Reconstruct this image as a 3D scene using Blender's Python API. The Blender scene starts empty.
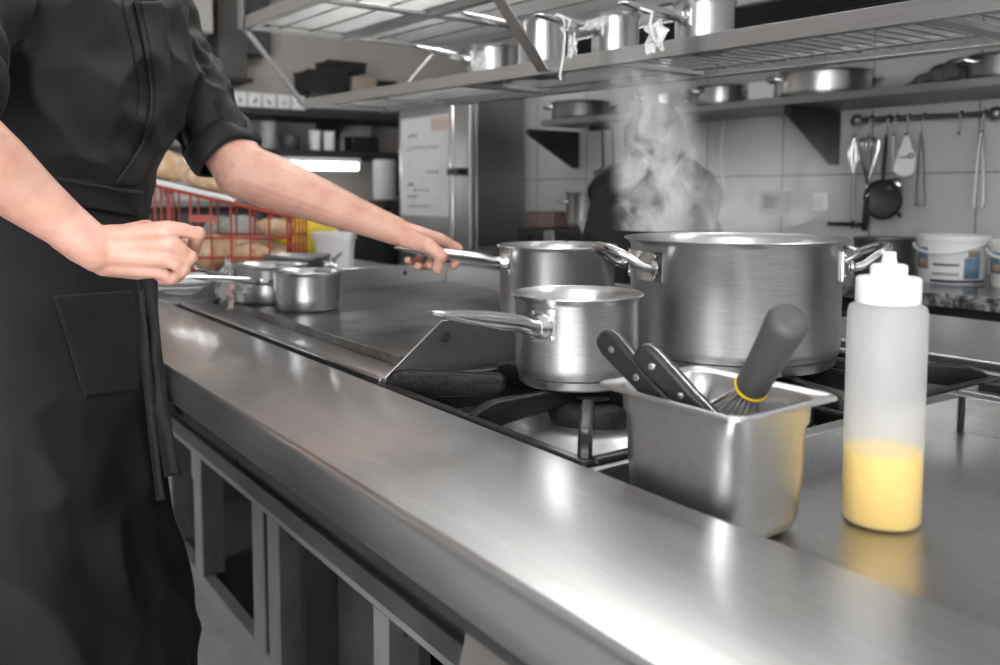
import bpy, math, random
import numpy as np
from mathutils import Vector, Matrix, noise as mnoise
PI = math.pi
SC = bpy.context.scene
COL = SC.collection
rnd = random.Random(7)
EXPOSURE = 0.95

# ------------------------------------------------------------------ camera model (also used to measure the room)
FPX, YAW, PITCH, PCX, PCY, CAMZ = 866.0, -0.9554, -0.0755, 500.0, 258.0, 1.1266
_f = Vector((math.sin(YAW)*math.cos(PITCH), math.cos(YAW)*math.cos(PITCH), math.sin(PITCH)))
_r = Vector((math.cos(YAW), -math.sin(YAW), 0))
_d = _f.cross(_r)
CAM = Vector((0, 0, CAMZ))
def ray(px, py): return _r*((px-PCX)/FPX) + _d*((py-PCY)/FPX) + _f
def P(px, py, d): return CAM + ray(px, py)*d
def Q(px, py, x=None, y=None, z=None):
    v = ray(px, py)
    t = (z-CAMZ)/v.z if z is not None else (y/v.y if y is not None else x/v.x)
    return CAM + v*t
FH = Vector((math.sin(YAW), math.cos(YAW), 0))          # away from the camera, level
RH = Vector((math.cos(YAW), -math.sin(YAW), 0))         # to the right, level
UP = Vector((0, 0, 1))

# ------------------------------------------------------------------ objects
OFF = {}
def thing(name, label, cat, loc=(0, 0, 0), group=None, kind=None):
    o = bpy.data.objects.new(name, None); COL.objects.link(o)
    o.empty_display_size = 0.05
    o.location = loc; OFF[o.name] = Vector(loc)
    o['label'] = label; o['category'] = cat
    if group: o['group'] = group
    if kind: o['kind'] = kind
    return o
def tag(o, label, cat, group=None, kind=None):
    if label: o['label'] = label
    if cat: o['category'] = cat
    if group: o['group'] = group
    if kind: o['kind'] = kind
    return o
def link_mesh(me, name, mat, parent=None, loc=None, label=None):
    o = bpy.data.objects.new(name, me); COL.objects.link(o)
    if mat is not None:
        me.materials.clear(); me.materials.append(mat)
    if parent is not None:
        o.parent = parent
    if loc is not None and parent is None: o.location = loc
    OFF[o.name] = OFF[parent.name].copy() if parent is not None else (Vector(loc) if loc is not None else Vector((0, 0, 0)))
    if label: o['label'] = label
    return o
def dup(root, loc, rotz, label, group=None, scale=None):
    r = root.copy(); COL.objects.link(r); r.location = loc; r.rotation_euler = (0, 0, rotz); r['label'] = label
    if scale: r.scale = scale
    if group: r['group'] = group
    OFF[r.name] = Vector(loc)
    for ch in list(root.children):
        c = ch.copy(); COL.objects.link(c); c.parent = r
        for g in list(ch.children):
            d = g.copy(); COL.objects.link(d); d.parent = c
    return r

def frame_of(t):
    t = t.normalized()
    a = Vector((0, 0, 1)) if abs(t.z) < 0.9 else Vector((1, 0, 0))
    u = t.cross(a).normalized(); v = t.cross(u).normalized()
    return u, v

class MB:
    """collects shapes into one mesh (world coordinates, or local when M is given)"""
    def __init__(s, M=None): s.v = []; s.f = []; s.M = M
    def add(s, vs, fs):
        n = len(s.v)
        s.v += [tuple(s.M @ Vector(v)) if s.M is not None else tuple(v) for v in vs]
        s.f += [tuple(i+n for i in f) for f in fs]
        return s
    def box(s, x0, x1, y0, y1, z0, z1):
        v = [(x, y, z) for z in (z0, z1) for y in (y0, y1) for x in (x0, x1)]
        return s.add(v, [(0, 2, 3, 1), (4, 5, 7, 6), (0, 1, 5, 4), (2, 6, 7, 3), (0, 4, 6, 2), (1, 3, 7, 5)])
    def obox(s, c, ax, ay, az, hx, hy, hz):
        c = Vector(c); v = [c+ax*(i*hx)+ay*(j*hy)+az*(k*hz) for k in (-1, 1) for j in (-1, 1) for i in (-1, 1)]
        return s.add(v, [(0, 2, 3, 1), (4, 5, 7, 6), (0, 1, 5, 4), (2, 6, 7, 3), (0, 4, 6, 2), (1, 3, 7, 5)])
    def tube(s, pts, r, n=10, closed=False, flat=None, ref=None):
        pts = [Vector(p) for p in pts]; m = len(pts)
        rr = [r]*m if not isinstance(r, (list, tuple)) else list(r)
        fl = [1]*m if flat is None else ([flat]*m if not isinstance(flat, (list, tuple)) else list(flat))
        vs = []; u = None
        for i, p in enumerate(pts):
            if closed: t = pts[(i+1) % m]-pts[i-1]
            else: t = pts[min(i+1, m-1)]-pts[max(i-1, 0)]
            if t.length < 1e-9: t = Vector((0, 0, 1))
            t.normalize()
            if u is None:
                u = (Vector(ref)-t*t.dot(Vector(ref))).normalized() if ref is not None else frame_of(t)[0]
            else:
                u = (u-t*u.dot(t))
                u = u.normalized() if u.length > 1e-6 else frame_of(t)[0]
            w = t.cross(u)
            for k in range(n):
                a = 2*PI*k/n
                vs.append(p+u*(math.cos(a)*rr[i])+w*(math.sin(a)*rr[i]*fl[i]))
        fs = []
        for i in range(m if closed else m-1):
            a = i*n; b = ((i+1) % m)*n
            for k in range(n): fs.append((a+k, a+(k+1) % n, b+(k+1) % n, b+k))
        if not closed:
            fs.append(tuple(range(n-1, -1, -1))); fs.append(tuple(range((m-1)*n, m*n)))
        return s.add(vs, fs)
    def lathe(s, prof, n=48, c=(0, 0, 0), axis=None, sx=1.0, sy=1.0):
        c = Vector(c)
        if axis is None: u, w, t = Vector((1, 0, 0)), Vector((0, 1, 0)), Vector((0, 0, 1))
        else:
            t = Vector(axis).normalized(); u, w = frame_of(t); w = t.cross(u)
        vs = []; idx = []
        for (r, z) in prof:
            if r < 1e-6: idx.append([len(vs)]*n); vs.append(c+t*z)
            else:
                idx.append(list(range(len(vs), len(vs)+n)))
                for k in range(n):
                    a = 2*PI*k/n
                    vs.append(c+u*(r*sx*math.cos(a))+w*(r*sy*math.sin(a))+t*z)
        fs = []
        for i in range(len(prof)-1):
            A, B = idx[i], idx[i+1]
            for k in range(n):
                q = [A[k], A[(k+1) % n], B[(k+1) % n], B[k]]
                q2 = []
                for a in q:
                    if a not in q2: q2.append(a)
                if len(q2) > 2: fs.append(tuple(q2))
        return s.add(vs, fs)
    def prism(s, poly, o, u, w, t, th):
        """polygon given in (u,w) extruded along t by th, starting from o"""
        o, u, w, t = Vector(o), Vector(u), Vector(w), Vector(t); n = len(poly)
        vs = [o+u*a+w*b for a, b in poly]+[o+u*a+w*b+t*th for a, b in poly]
        fs = [tuple(range(n-1, -1, -1)), tuple(range(n, 2*n))]
        fs += [(i, (i+1) % n, n+(i+1) % n, n+i) for i in range(n)]
        return s.add(vs, fs)
    def ell(s, c, rad, R=None, n=16, m=10):
        c = Vector(c)
        if not isinstance(rad, (list, tuple)): rad = (rad,)*3
        X, Y, Z = R if R is not None else (Vector((1, 0, 0)), Vector((0, 1, 0)), Vector((0, 0, 1)))
        prof = [(math.sin(PI*i/m), -math.cos(PI*i/m)) for i in range(m+1)]
        vs = []; idx = []
        for (r, z) in prof:
            if r < 1e-6: idx.append([len(vs)]*n); vs.append(c+Z*(z*rad[2]))
            else:
                idx.append(list(range(len(vs), len(vs)+n)))
                for k in range(n):
                    a = 2*PI*k/n; vs.append(c+X*(r*math.cos(a)*rad[0])+Y*(r*math.sin(a)*rad[1])+Z*(z*rad[2]))
        fs = []
        for i in range(m):
            A, B = idx[i], idx[i+1]
            for k in range(n):
                q = []
                for a in (A[k], A[(k+1) % n], B[(k+1) % n], B[k]):
                    if a not in q: q.append(a)
                if len(q) > 2: fs.append(tuple(q))
        return s.add(vs, fs)
    def loft(s, rings):
        """rings: lists of points, same count; capped"""
        n = len(rings[0]); vs = [Vector(p) for r in rings for p in r]; fs = []
        for i in range(len(rings)-1):
            for k in range(n): fs.append((i*n+k, i*n+(k+1) % n, (i+1)*n+(k+1) % n, (i+1)*n+k))
        fs.append(tuple(range(n-1, -1, -1))); fs.append(tuple(range((len(rings)-1)*n, len(rings)*n)))
        return s.add(vs, fs)
    def mesh(s, name, off=None):
        me = bpy.data.meshes.new(name)
        off = off or Vector((0, 0, 0))
        me.from_pydata([tuple(Vector(v)-off) for v in s.v], [], s.f); me.update()
        return me
    def build(s, name, mat, parent=None, smooth=True, bevel=0, seg=2, subsurf=0, label=None, loc=None, angle=40, solid=0):
        if parent is not None: off = OFF[parent.name]
        elif loc is not None: off = Vector(loc)
        else:
            a = np.array(s.v); off = Vector(((a[:, 0].min()+a[:, 0].max())/2, (a[:, 1].min()+a[:, 1].max())/2, a[:, 2].min())); loc = off
        me = s.mesh(name, off)
        import bmesh
        bm = bmesh.new(); bm.from_mesh(me); bmesh.ops.recalc_face_normals(bm, faces=bm.faces); bm.to_mesh(me); bm.free()
        if smooth:
            me.shade_smooth()
            try: me.set_sharp_from_angle(angle=math.radians(angle))
            except Exception: pass
        o = link_mesh(me, name, mat, parent, loc, label)
        if solid:
            m = o.modifiers.new('solid', 'SOLIDIFY'); m.thickness = solid; m.offset = 0
        if bevel:
            m = o.modifiers.new('bevel', 'BEVEL'); m.width = bevel; m.segments = seg; m.limit_method = 'ANGLE'; m.angle_limit = math.radians(35)
            m.harden_normals = False
        if subsurf:
            m = o.modifiers.new('sub', 'SUBSURF'); m.levels = subsurf; m.render_levels = subsurf
        return o

def organic(mb, voxel, smooth_it=3, disp=None, factor=0.5):
    """fuse overlapping closed shapes into one continuous skin"""
    me = mb.mesh('organic')
    o = bpy.data.objects.new('organic_tmp', me); COL.objects.link(o)
    m = o.modifiers.new('r', 'REMESH'); m.mode = 'VOXEL'; m.voxel_size = voxel; m.use_smooth_shade = True
    if smooth_it:
        k = o.modifiers.new('s', 'SMOOTH'); k.iterations = smooth_it; k.factor = factor
    dg = bpy.context.evaluated_depsgraph_get(); dg.update()
    me2 = bpy.data.meshes.new_from_object(o.evaluated_get(dg))
    bpy.data.objects.remove(o)
    if disp is not None:
        n = len(me2.vertices); co = np.empty(n*3); no = np.empty(n*3)
        me2.vertices.foreach_get('co', co); me2.vertices.foreach_get('normal', no)
        co = co.reshape(-1, 3); no = no.reshape(-1, 3)
        co = disp(co, no)
        me2.vertices.foreach_set('co', co.ravel()); me2.update()
    return me2
def place_mesh(me, name, mat, parent, label=None):
    off = OFF[parent.name]
    me.transform(Matrix.Translation(-off))
    me.shade_smooth()
    return link_mesh(me, name, mat, parent, None, label)

# ------------------------------------------------------------------ materials
MATS = {}
def mat(name):
    m = bpy.data.materials.new(name); m.use_nodes = True; MATS[name] = m
    nt = m.node_tree; b = nt.nodes['Principled BSDF']
    return m, nt, b
def N(nt, t, **kw):
    n = nt.nodes.new(t)
    for k, v in kw.items(): setattr(n, k, v)
    return n
def coords(nt, scale=(1, 1, 1), kind='Object', rot=(0, 0, 0)):
    tc = N(nt, 'ShaderNodeTexCoord'); mp = N(nt, 'ShaderNodeMapping')
    mp.inputs['Scale'].default_value = scale; mp.inputs['Rotation'].default_value = rot
    nt.links.new(tc.outputs[kind], mp.inputs['Vector']); return mp.outputs['Vector']
def noise_tex(nt, vec, scale, detail=3, rough=0.5, dist=0):
    n = N(nt, 'ShaderNodeTexNoise'); n.inputs['Scale'].default_value = scale; n.inputs['Detail'].default_value = detail
    n.inputs['Roughness'].default_value = rough; n.inputs['Distortion'].default_value = dist
    nt.links.new(vec, n.inputs['Vector']); return n.outputs['Fac']
def ramp(nt, fac, stops):
    r = N(nt, 'ShaderNodeValToRGB'); e = r.color_ramp.elements
    while len(e) < len(stops): e.new(0.5)
    for i, (p, c) in enumerate(stops):
        e[i].position = p; e[i].color = (c, c, c, 1) if not isinstance(c, tuple) else (*c, 1)
    nt.links.new(fac, r.inputs['Fac']); return r.outputs['Color']
def maprange(nt, fac, a, b, c, d):
    m = N(nt, 'ShaderNodeMapRange'); m.inputs[1].default_value = a; m.inputs[2].default_value = b; m.inputs[3].default_value = c; m.inputs[4].default_value = d
    nt.links.new(fac, m.inputs[0]); return m.outputs[0]
def bump(nt, b, h, strength, dist=0.002):
    n = N(nt, 'ShaderNodeBump'); n.inputs['Strength'].default_value = strength; n.inputs['Distance'].default_value = dist
    nt.links.new(h, n.inputs['Height']); nt.links.new(n.outputs['Normal'], b.inputs['Normal'])
def plain(name, col, rough=0.5, metal=0, bumpn=None, var=0, sheen=0, spec=None):
    m, nt, b = mat(name)
    if not isinstance(col, tuple): col = (col, col, col)
    b.inputs['Base Color'].default_value = (*col, 1); b.inputs['Roughness'].default_value = rough; b.inputs['Metallic'].default_value = metal
    if spec is not None: b.inputs['Specular IOR Level'].default_value = spec
    if sheen: b.inputs['Sheen Weight'].default_value = sheen
    v = coords(nt)
    if var:
        f = noise_tex(nt, v, 9, 4)
        lo = tuple(c*(1-var) for c in col); hi = tuple(min(1, c*(1+var)) for c in col)
        nt.links.new(ramp(nt, f, [(0.3, lo), (0.7, hi)]), b.inputs['Base Color'])
    if bumpn: bump(nt, b, noise_tex(nt, v, bumpn[0], 4), bumpn[1], bumpn[2] if len(bumpn) > 2 else 0.002)
    return m
def math_node(nt, op, a, b):
    n = N(nt, 'ShaderNodeMath', operation=op); nt.links.new(a, n.inputs[0]); nt.links.new(b, n.inputs[1]); return n.outputs[0]
def steel(name, base, rough, brush=(1, 60, 60), brush_strength=0.08, smudge=0.1, smudge_scale=7, aniso=0, dark=None, scratch=0):
    m, nt, b = mat(name)
    b.inputs['Metallic'].default_value = 1
    b.inputs['Base Color'].default_value = (base, base, base*0.985, 1)
    v = coords(nt); vb = coords(nt, brush)
    f = noise_tex(nt, v, smudge_scale, 1, 0.4, 0.0)
    fb = noise_tex(nt, vb, 5, 2, 0.5)
    nt.links.new(maprange(nt, f, 0.3, 0.7, rough-smudge*0.4, rough+smudge*0.8), b.inputs['Roughness'])
    k = brush_strength
    col = ramp(nt, fb, [(0.25, base*(1-k)), (0.75, min(1, base*(1+k)))])
    if dark:
        f2 = noise_tex(nt, v, dark[0], 5, 0.65, 0.4)
        mixn = N(nt, 'ShaderNodeMix', data_type='RGBA')
        nt.links.new(maprange(nt, f2, dark[1], dark[2], 0, 1), mixn.inputs['Factor'])
        nt.links.new(col, mixn.inputs['A']); mixn.inputs['B'].default_value = (*dark[3], 1)
        col = mixn.outputs['Result']
    if scratch:
        vo = N(nt, 'ShaderNodeTexVoronoi'); vo.inputs['Scale'].default_value = 42; nt.links.new(v, vo.inputs['Vector'])
        fz = noise_tex(nt, coords(nt, (2.2, 9, 9), 'Object', (0, 0, 0.5)), 3.2, 4, 0.6, 1.2)
        sp = math_node(nt, 'MAXIMUM', maprange(nt, vo.outputs['Distance'], 0.035, 0.06, 0.5, 0.0), maprange(nt, fz, 0.60, 0.74, 0.0, scratch))
        mixs = N(nt, 'ShaderNodeMix', data_type='RGBA'); nt.links.new(sp, mixs.inputs['Factor']); nt.links.new(col, mixs.inputs['A']); mixs.inputs['B'].default_value = (0.72, 0.71, 0.70, 1)
        col = mixs.outputs['Result']
    nt.links.new(col, b.inputs['Base Color'])
    if aniso:
        b.inputs['Anisotropic'].default_value = aniso; b.inputs['Anisotropic Rotation'].default_value = 0.25
        t = N(nt, 'ShaderNodeTangent'); t.direction_type = 'RADIAL'; t.axis = 'Z'
        nt.links.new(t.outputs[0], b.inputs['Tangent'])
    return m
# (roughness stays clear of 0.27 on either side: one kind of gloss per material)
steel('steel_top', 0.50, 0.34, (1.5, 70, 70), 0.10, 0.06, 5, scratch=0.40)
steel('steel_tray', 0.40, 0.33, (1.5, 60, 60), 0.08, 0.05, 6, scratch=0.25)
steel('steel_pot', 0.60, 0.32, (6, 6, 120), 0.08, 0.06, 9, 0.45)
steel('steel_pot_worn', 0.58, 0.34, (6, 6, 120), 0.12, 0.08, 14, 0.45)
steel('steel_bright', 0.68, 0.20, (20, 20, 20), 0.03, 0.05, 9)
steel('steel_handle', 0.58, 0.22, (10, 10, 10), 0.05, 0.04, 20)
steel('steel_container', 0.56, 0.34, (30, 30, 30), 0.04, 0.06, 10)
steel('steel_griddle', 0.26, 0.34, (30, 3, 30), 0.10, 0.08, 4, 0, (5, 0.46, 0.68, (0.10, 0.095, 0.09)))
steel('steel_rack', 0.46, 0.38, (2, 50, 50), 0.06, 0.06, 5)
steel('steel_fridge', 0.26, 0.33, (60, 60, 2), 0.05, 0.05, 2)
steel('steel_frame', 0.48, 0.42, (20, 20, 20), 0.04, 0.06, 8)
steel('steel_dull', 0.28, 0.42, (20, 20, 20), 0.04, 0.08, 8)
steel('steel_wire', 0.30, 0.45, (20, 20, 20), 0.04, 0.04, 8)
for _n in ('steel_top', 'steel_tray'):
    _b = MATS[_n].node_tree.nodes['Principled BSDF']; _b.inputs['Coat Weight'].default_value = 0.45; _b.inputs['Coat Roughness'].default_value = 0.12; _b.inputs['Coat IOR'].default_value = 1.7
steel('burner_steel', 0.62, 0.34, (20, 20, 20), 0.05, 0.08, 12)
plain('cast_iron', 0.007, 0.30, 0, (160, 0.5, 0.001), 0.4, spec=0.35)
plain('burner_iron', 0.03, 0.6, 0.3, (120, 0.4, 0.001), 0.5)
plain('deck_black', 0.02, 0.45, 0, (40, 0.3), 0.3)
plain('black_plastic', 0.013, 0.42, 0, (90, 0.15, 0.0005), 0.2, spec=0.35)
plain('grey_rubber', 0.055, 0.55, 0, (120, 0.25, 0.0005), 0.15)
plain('yellow_plastic', (0.80, 0.52, 0.02), 0.4)
plain('white_plastic', 0.80, 0.40, 0, (20, 0.1, 0.0005), 0.03)
plain('white_paint', 0.66, 0.5, 0, (30, 0.1, 0.0005), 0.06)
plain('grey_paint', 0.36, 0.5, 0, (30, 0.1, 0.0005), 0.1)
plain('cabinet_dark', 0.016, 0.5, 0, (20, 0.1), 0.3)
plain('gusset_grey', (0.13, 0.118, 0.11), 0.5, 0.2, (20, 0.1), 0.15)
plain('panel_grey', 0.06, 0.5, 0.2, (20, 0.1), 0.25)
plain('frame_white', 0.22, 0.45, 0.2, (60, 0.1, 0.0005), 0.12)
plain('black_gap', 0.008, 0.7)
plain('wall_paint', (0.42, 0.39, 0.365), 0.7, 0, (30, 0.15), 0.05)
plain('ceiling_paint', 0.78, 0.8, 0, (30, 0.15), 0.04)
plain('dark_column', (0.085, 0.08, 0.075), 0.7, 0, (20, 0.2), 0.2)
plain('front_paint', 0.34, 0.7, 0, (30, 0.15), 0.05)
plain('floor_concrete', 0.42, 0.55, 0, (35, 0.3), 0.14)
plain('granite_side', 0.05, 0.4, 0, None, 0.3)
plain('red_wire', (0.40, 0.050, 0.025), 0.45)
plain('paper', 0.74, 0.8, 0, (40, 0.15), 0.04)
plain('paper_roll', 0.60, 0.9, 0, (120, 0.3), 0.05)
plain('ink', 0.06, 0.8)
plain('brick_box', (0.16, 0.11, 0.10), 0.7, 0, (30, 0.2), 0.4)
plain('blue_label', (0.16, 0.25, 0.34), 0.5)
plain('navy_label', (0.03, 0.04, 0.08), 0.5)
plain('orange_label', (0.45, 0.26, 0.16), 0.5)
plain('cardboard', (0.34, 0.28, 0.23), 0.8, 0, (30, 0.2), 0.1)
plain('yellow_bag', (0.72, 0.52, 0.03), 0.45, 0, (25, 0.4), 0.2)
plain('pale_green', (0.30, 0.34, 0.30), 0.7, 0, (25, 0.4), 0.2)
plain('pink_cloth', (0.62, 0.48, 0.46), 0.75, 0, (60, 0.4), 0.1)
plain('string', 0.62, 0.8, 0, (200, 0.3), 0.1)
plain('magenta', (0.35, 0.04, 0.13), 0.5)
plain('cloth_grey', 0.07, 0.85, 0, (80, 0.4), 0.3)
plain('cook_black', 0.008, 0.85, 0, (60, 0.3), 0.2, spec=0.2)
plain('hair_dark', (0.02, 0.015, 0.012), 0.6, 0, (120, 0.6), 0.4)
plain('shoe_black', 0.012, 0.4)
plain('rope_black', 0.012, 0.6)

def fabric(name, col, rough=0.75, sheen=0.15):
    m, nt, b = mat(name)
    b.inputs['Base Color'].default_value = (*col, 1); b.inputs['Roughness'].default_value = rough
    b.inputs['Specular IOR Level'].default_value = 0.22; b.inputs['Sheen Weight'].default_value = sheen; b.inputs['Sheen Roughness'].default_value = 0.5
    v = coords(nt)
    f = noise_tex(nt, v, 12, 4)
    nt.links.new(ramp(nt, f, [(0.3, tuple(c*0.88 for c in col)), (0.7, tuple(c*1.12 for c in col))]), b.inputs['Base Color'])
    a = N(nt, 'ShaderNodeTexWave'); a.inputs['Scale'].default_value = 420; nt.links.new(coords(nt, (1, 1, 1), 'Object', (0, 0.6, 0.7)), a.inputs['Vector'])
    bump(nt, b, a.outputs['Fac'], 0.12, 0.0004)
    return m
fabric('jacket', (0.0095, 0.0098, 0.0108), 0.58, 0.02)
fabric('apron', (0.0072, 0.0072, 0.0076), 0.64, 0.02)
fabric('trousers', (0.012, 0.012, 0.013), 0.8, 0.05)
def skin_mat():
    m, nt, b = mat('skin')
    v = coords(nt)
    f = noise_tex(nt, v, 26, 4, 0.6); g = noise_tex(nt, v, 260, 3, 0.6)
    nt.links.new(ramp(nt, f, [(0.30, (0.47, 0.225, 0.165)), (0.50, (0.53, 0.290, 0.220)), (0.72, (0.56, 0.335, 0.262))]), b.inputs['Base Color'])
    b.inputs['Roughness'].default_value = 0.48; b.inputs['Subsurface Weight'].default_value = 0.12
    b.inputs['Subsurface Radius'].default_value = (1.0, 0.35, 0.2); b.inputs['Subsurface Scale'].default_value = 0.006
    bump(nt, b, g, 0.22, 0.0008)
skin_mat()
def nail_mat():
    plain('nail', (0.72, 0.48, 0.42), 0.3)
nail_mat()
def glow(name, col, strength):
    m, nt, b = mat(name)
    b.inputs['Base Color'].default_value = (0.8, 0.8, 0.8, 1)
    b.inputs['Emission Color'].default_value = (*col, 1); b.inputs['Emission Strength'].default_value = strength
glow('tube_light', (1, 1, 0.97), 5.0)
glow('panel_light', (1, 0.985, 0.96), 9.0)
glow('hood_fill_light', (1, 0.99, 0.97), 2.0)  # for the lamps added under the hood
glow('highlight_glow', (0.97, 0.985, 1), 6.0)  # glow of the added door and window panes
def bread():
    m, nt, b = mat('bread')
    v = coords(nt); f = noise_tex(nt, v, 14, 5, 0.6, 0.5)
    nt.links.new(ramp(nt, f, [(0.3, (0.40, 0.22, 0.11)), (0.48, (0.56, 0.38, 0.23)), (0.62, (0.70, 0.58, 0.45))]), b.inputs['Base Color'])
    b.inputs['Roughness'].default_value = 0.8; bump(nt, b, noise_tex(nt, v, 50, 4), 0.5, 0.003)
bread()
def tiles():
    m, nt, b = mat('wall_tiles')
    v = coords(nt, (1, 1, 1), 'Object', (PI/2, 0, 0))
    t = N(nt, 'ShaderNodeTexBrick'); t.offset = 0.0; t.inputs['Scale'].default_value = 1.0
    t.inputs['Brick Width'].default_value = 0.31; t.inputs['Row Height'].default_value = 0.46; t.inputs['Mortar Size'].default_value = 0.003
    t.inputs['Color1'].default_value = (0.54, 0.54, 0.54, 1); t.inputs['Color2'].default_value = (0.52, 0.52, 0.52, 1); t.inputs['Mortar'].default_value = (0.24, 0.24, 0.24, 1)
    nt.links.new(v, t.inputs['Vector']); nt.links.new(t.outputs['Color'], b.inputs['Base Color'])
    b.inputs['Roughness'].default_value = 0.35
tiles()
def granite():
    m, nt, b = mat('granite')
    v = coords(nt); f = noise_tex(nt, v, 60, 4, 0.7)
    nt.links.new(ramp(nt, f, [(0.35, 0.03), (0.5, 0.10), (0.62, 0.30)]), b.inputs['Base Color']); b.inputs['Roughness'].default_value = 0.18
granite()
def film():
    m, nt, b = mat('plastic_film')
    b.inputs['Base Color'].default_value = (0.85, 0.85, 0.85, 1); b.inputs['Roughness'].default_value = 0.18
    tr = N(nt, 'ShaderNodeBsdfTransparent'); mx = N(nt, 'ShaderNodeMixShader')
    v = coords(nt); f = noise_tex(nt, v, 60, 4, 0.6)
    nt.links.new(maprange(nt, f, 0.35, 0.7, 0.12, 0.75), mx.inputs[0])
    nt.links.new(tr.outputs[0], mx.inputs[1]); nt.links.new(b.outputs[0], mx.inputs[2])
    nt.links.new(mx.outputs[0], nt.nodes['Material Output'].inputs['Surface'])
    bump(nt, b, noise_tex(nt, v, 90, 4), 0.8, 0.004)
film()
def bottle_shell():
    m, nt, b = mat('bottle_shell')
    b.inputs['Base Color'].default_value = (0.93, 0.93, 0.94, 1); b.inputs['Roughness'].default_value = 0.32
    tl = N(nt, 'ShaderNodeBsdfTranslucent'); tl.inputs[0].default_value = (0.95, 0.95, 0.96, 1)
    tr = N(nt, 'ShaderNodeBsdfTransparent'); tr.inputs[0].default_value = (0.98, 0.98, 0.98, 1)
    m1 = N(nt, 'ShaderNodeMixShader'); m1.inputs[0].default_value = 0.5
    nt.links.new(b.outputs[0], m1.inputs[1]); nt.links.new(tl.outputs[0], m1.inputs[2])
    m2 = N(nt, 'ShaderNodeMixShader'); m2.inputs[0].default_value = 0.58
    nt.links.new(m1.outputs[0], m2.inputs[1]); nt.links.new(tr.outputs[0], m2.inputs[2])
    nt.links.new(m2.outputs[0], nt.nodes['Material Output'].inputs['Surface'])
bottle_shell()
def liquid():
    m, nt, b = mat('yellow_oil')
    b.inputs['Base Color'].default_value = (0.98, 0.635, 0.02, 1); b.inputs['Roughness'].default_value = 0.25
    b.inputs['Subsurface Weight'].default_value = 0.5; b.inputs['Subsurface Radius'].default_value = (1, 0.7, 0.2); b.inputs['Subsurface Scale'].default_value = 0.02
liquid()
# ================================================================== SETTING
WA = 0.065
def wy(x): return 2.5+math.tan(WA)*(x+1.2)                      # y of the tiled wall at x
WX = Vector((math.cos(WA), math.sin(WA), 0)); WN = Vector((math.sin(WA), -math.cos(WA), 0))
def on_wall(px, py, out=0.0):                                   # point on (or 'out' metres before) the tiled wall under a pixel
    v = ray(px, py); p0 = Vector((-1.2, 2.5, 0))+WN*out
    t = (p0-CAM).dot(WN)/v.dot(WN); return CAM+v*t
def struct(name, mb, m, **k):
    o = mb.build(name, MATS[m], None, **k); o['kind'] = 'structure'; return o
struct('floor', MB().box(-4.7, 2.5, -2.7, 3.2, -0.08, 0), 'floor_concrete')
struct('ceiling', MB().box(-4.7, 2.5, -2.7, 3.2, 2.75, 2.83), 'ceiling_paint')
_o = on_wall(871, 174)
wb = MB(); c0 = Vector((-3.28, wy(-3.28), 0)); L = 5.9
wb.obox(c0+WX*(L/2)-WN*0.05+UP*1.375, WX, WN, UP, L/2, 0.05, 1.375)
me = wb.mesh('wall_back', Vector((0, 0, 0)))
o = bpy.data.objects.new('wall_back', me); COL.objects.link(o); me.materials.append(MATS['wall_tiles'])
M = Matrix.LocRotScale(_o, Matrix.Rotation(WA, 3, 'Z').to_quaternion(), None); me.transform(M.inverted()); o.matrix_world = M; o['kind'] = 'structure'
struct('wall_back_left', MB().box(-4.7, -3.28, 2.95, 3.05, 0, 2.75), 'wall_paint')
struct('wall_left', MB().box(-4.7, -4.6, -2.7, 3.05, 0, 2.75), 'wall_paint')
struct('wall_right', MB().box(2.4, 2.5, -2.7, 3.05, 0, 2.75), 'ceiling_paint')
struct('wall_front', MB().box(-4.7, 2.5, -2.7, -2.6, 0, 2.75), 'front_paint')

# ceiling lamps: the room's light
def ceiling_light(x, y, w, d, label, strength_mat='panel_light'):
    t = thing('ceiling_light', label, 'ceiling light', (x, y, 2.75), 'ceiling light panels')
    f = MB(); e = 0.03
    f.box(x-w/2-e, x+w/2+e, y-d/2-e, y-d/2, 2.70, 2.749); f.box(x-w/2-e, x+w/2+e, y+d/2, y+d/2+e, 2.70, 2.749)
    f.box(x-w/2-e, x-w/2, y-d/2, y+d/2, 2.70, 2.749); f.box(x+w/2, x+w/2+e, y-d/2, y+d/2, 2.70, 2.749)
    f.build('frame', MATS['white_paint'], t, bevel=0.003)
    MB().box(x-w/2, x+w/2, y-d/2, y+d/2, 2.708, 2.735).build('diffuser', MATS[strength_mat], t)
LIGHTS = [(1.0, -1.0, 1.2, 0.6, 'ceiling light panel over the cook aisle, near end'),
          (-3.9, -1.2, 0.6, 0.6, 'ceiling light panel near the far wall'), (-1.6, 1.62, 1.5, 0.4, 'ceiling light panel between rack and back wall'),
          (0.6, 1.62, 1.5, 0.4, 'ceiling light panel between rack and back wall, near end')]
for a in LIGHTS: ceiling_light(*a)

# added glowing door, out of view, put in for bright streaks on the pots
def added_door():
    x = 2.4; y0, y1, z0, z1 = -2.50, -1.45, 0.0, 2.25
    f = MB(); f.box(x-0.05, x-0.001, y0-0.06, y0, z0, z1+0.06); f.box(x-0.05, x-0.001, y1, y1+0.06, z0, z1+0.06); f.box(x-0.05, x-0.001, y0, y1, z1, z1+0.06)
    f.box(x-0.045, x-0.002, y0, y1, z0, z0+0.10)
    ym = (y0+y1)/2; f.box(x-0.045, x-0.002, ym-0.03, ym+0.03, z0+0.10, z1)
    o = struct('added_door_1', f, 'white_paint', bevel=0.003)
    for a, b in ((y0, ym-0.0305), (ym+0.0305, y1)): MB().box(x-0.02, x-0.010, a+0.001, b-0.001, z0+0.101, z1-0.001).build('pane', MATS['highlight_glow'], o)
    MB().tube([(x-0.046, ym-0.012, 1.0), (x-0.085, ym-0.012, 1.0), (x-0.085, ym-0.11, 1.0)], 0.008, 8).build('door_handle', MATS['steel_handle'], o)
added_door()
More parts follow.
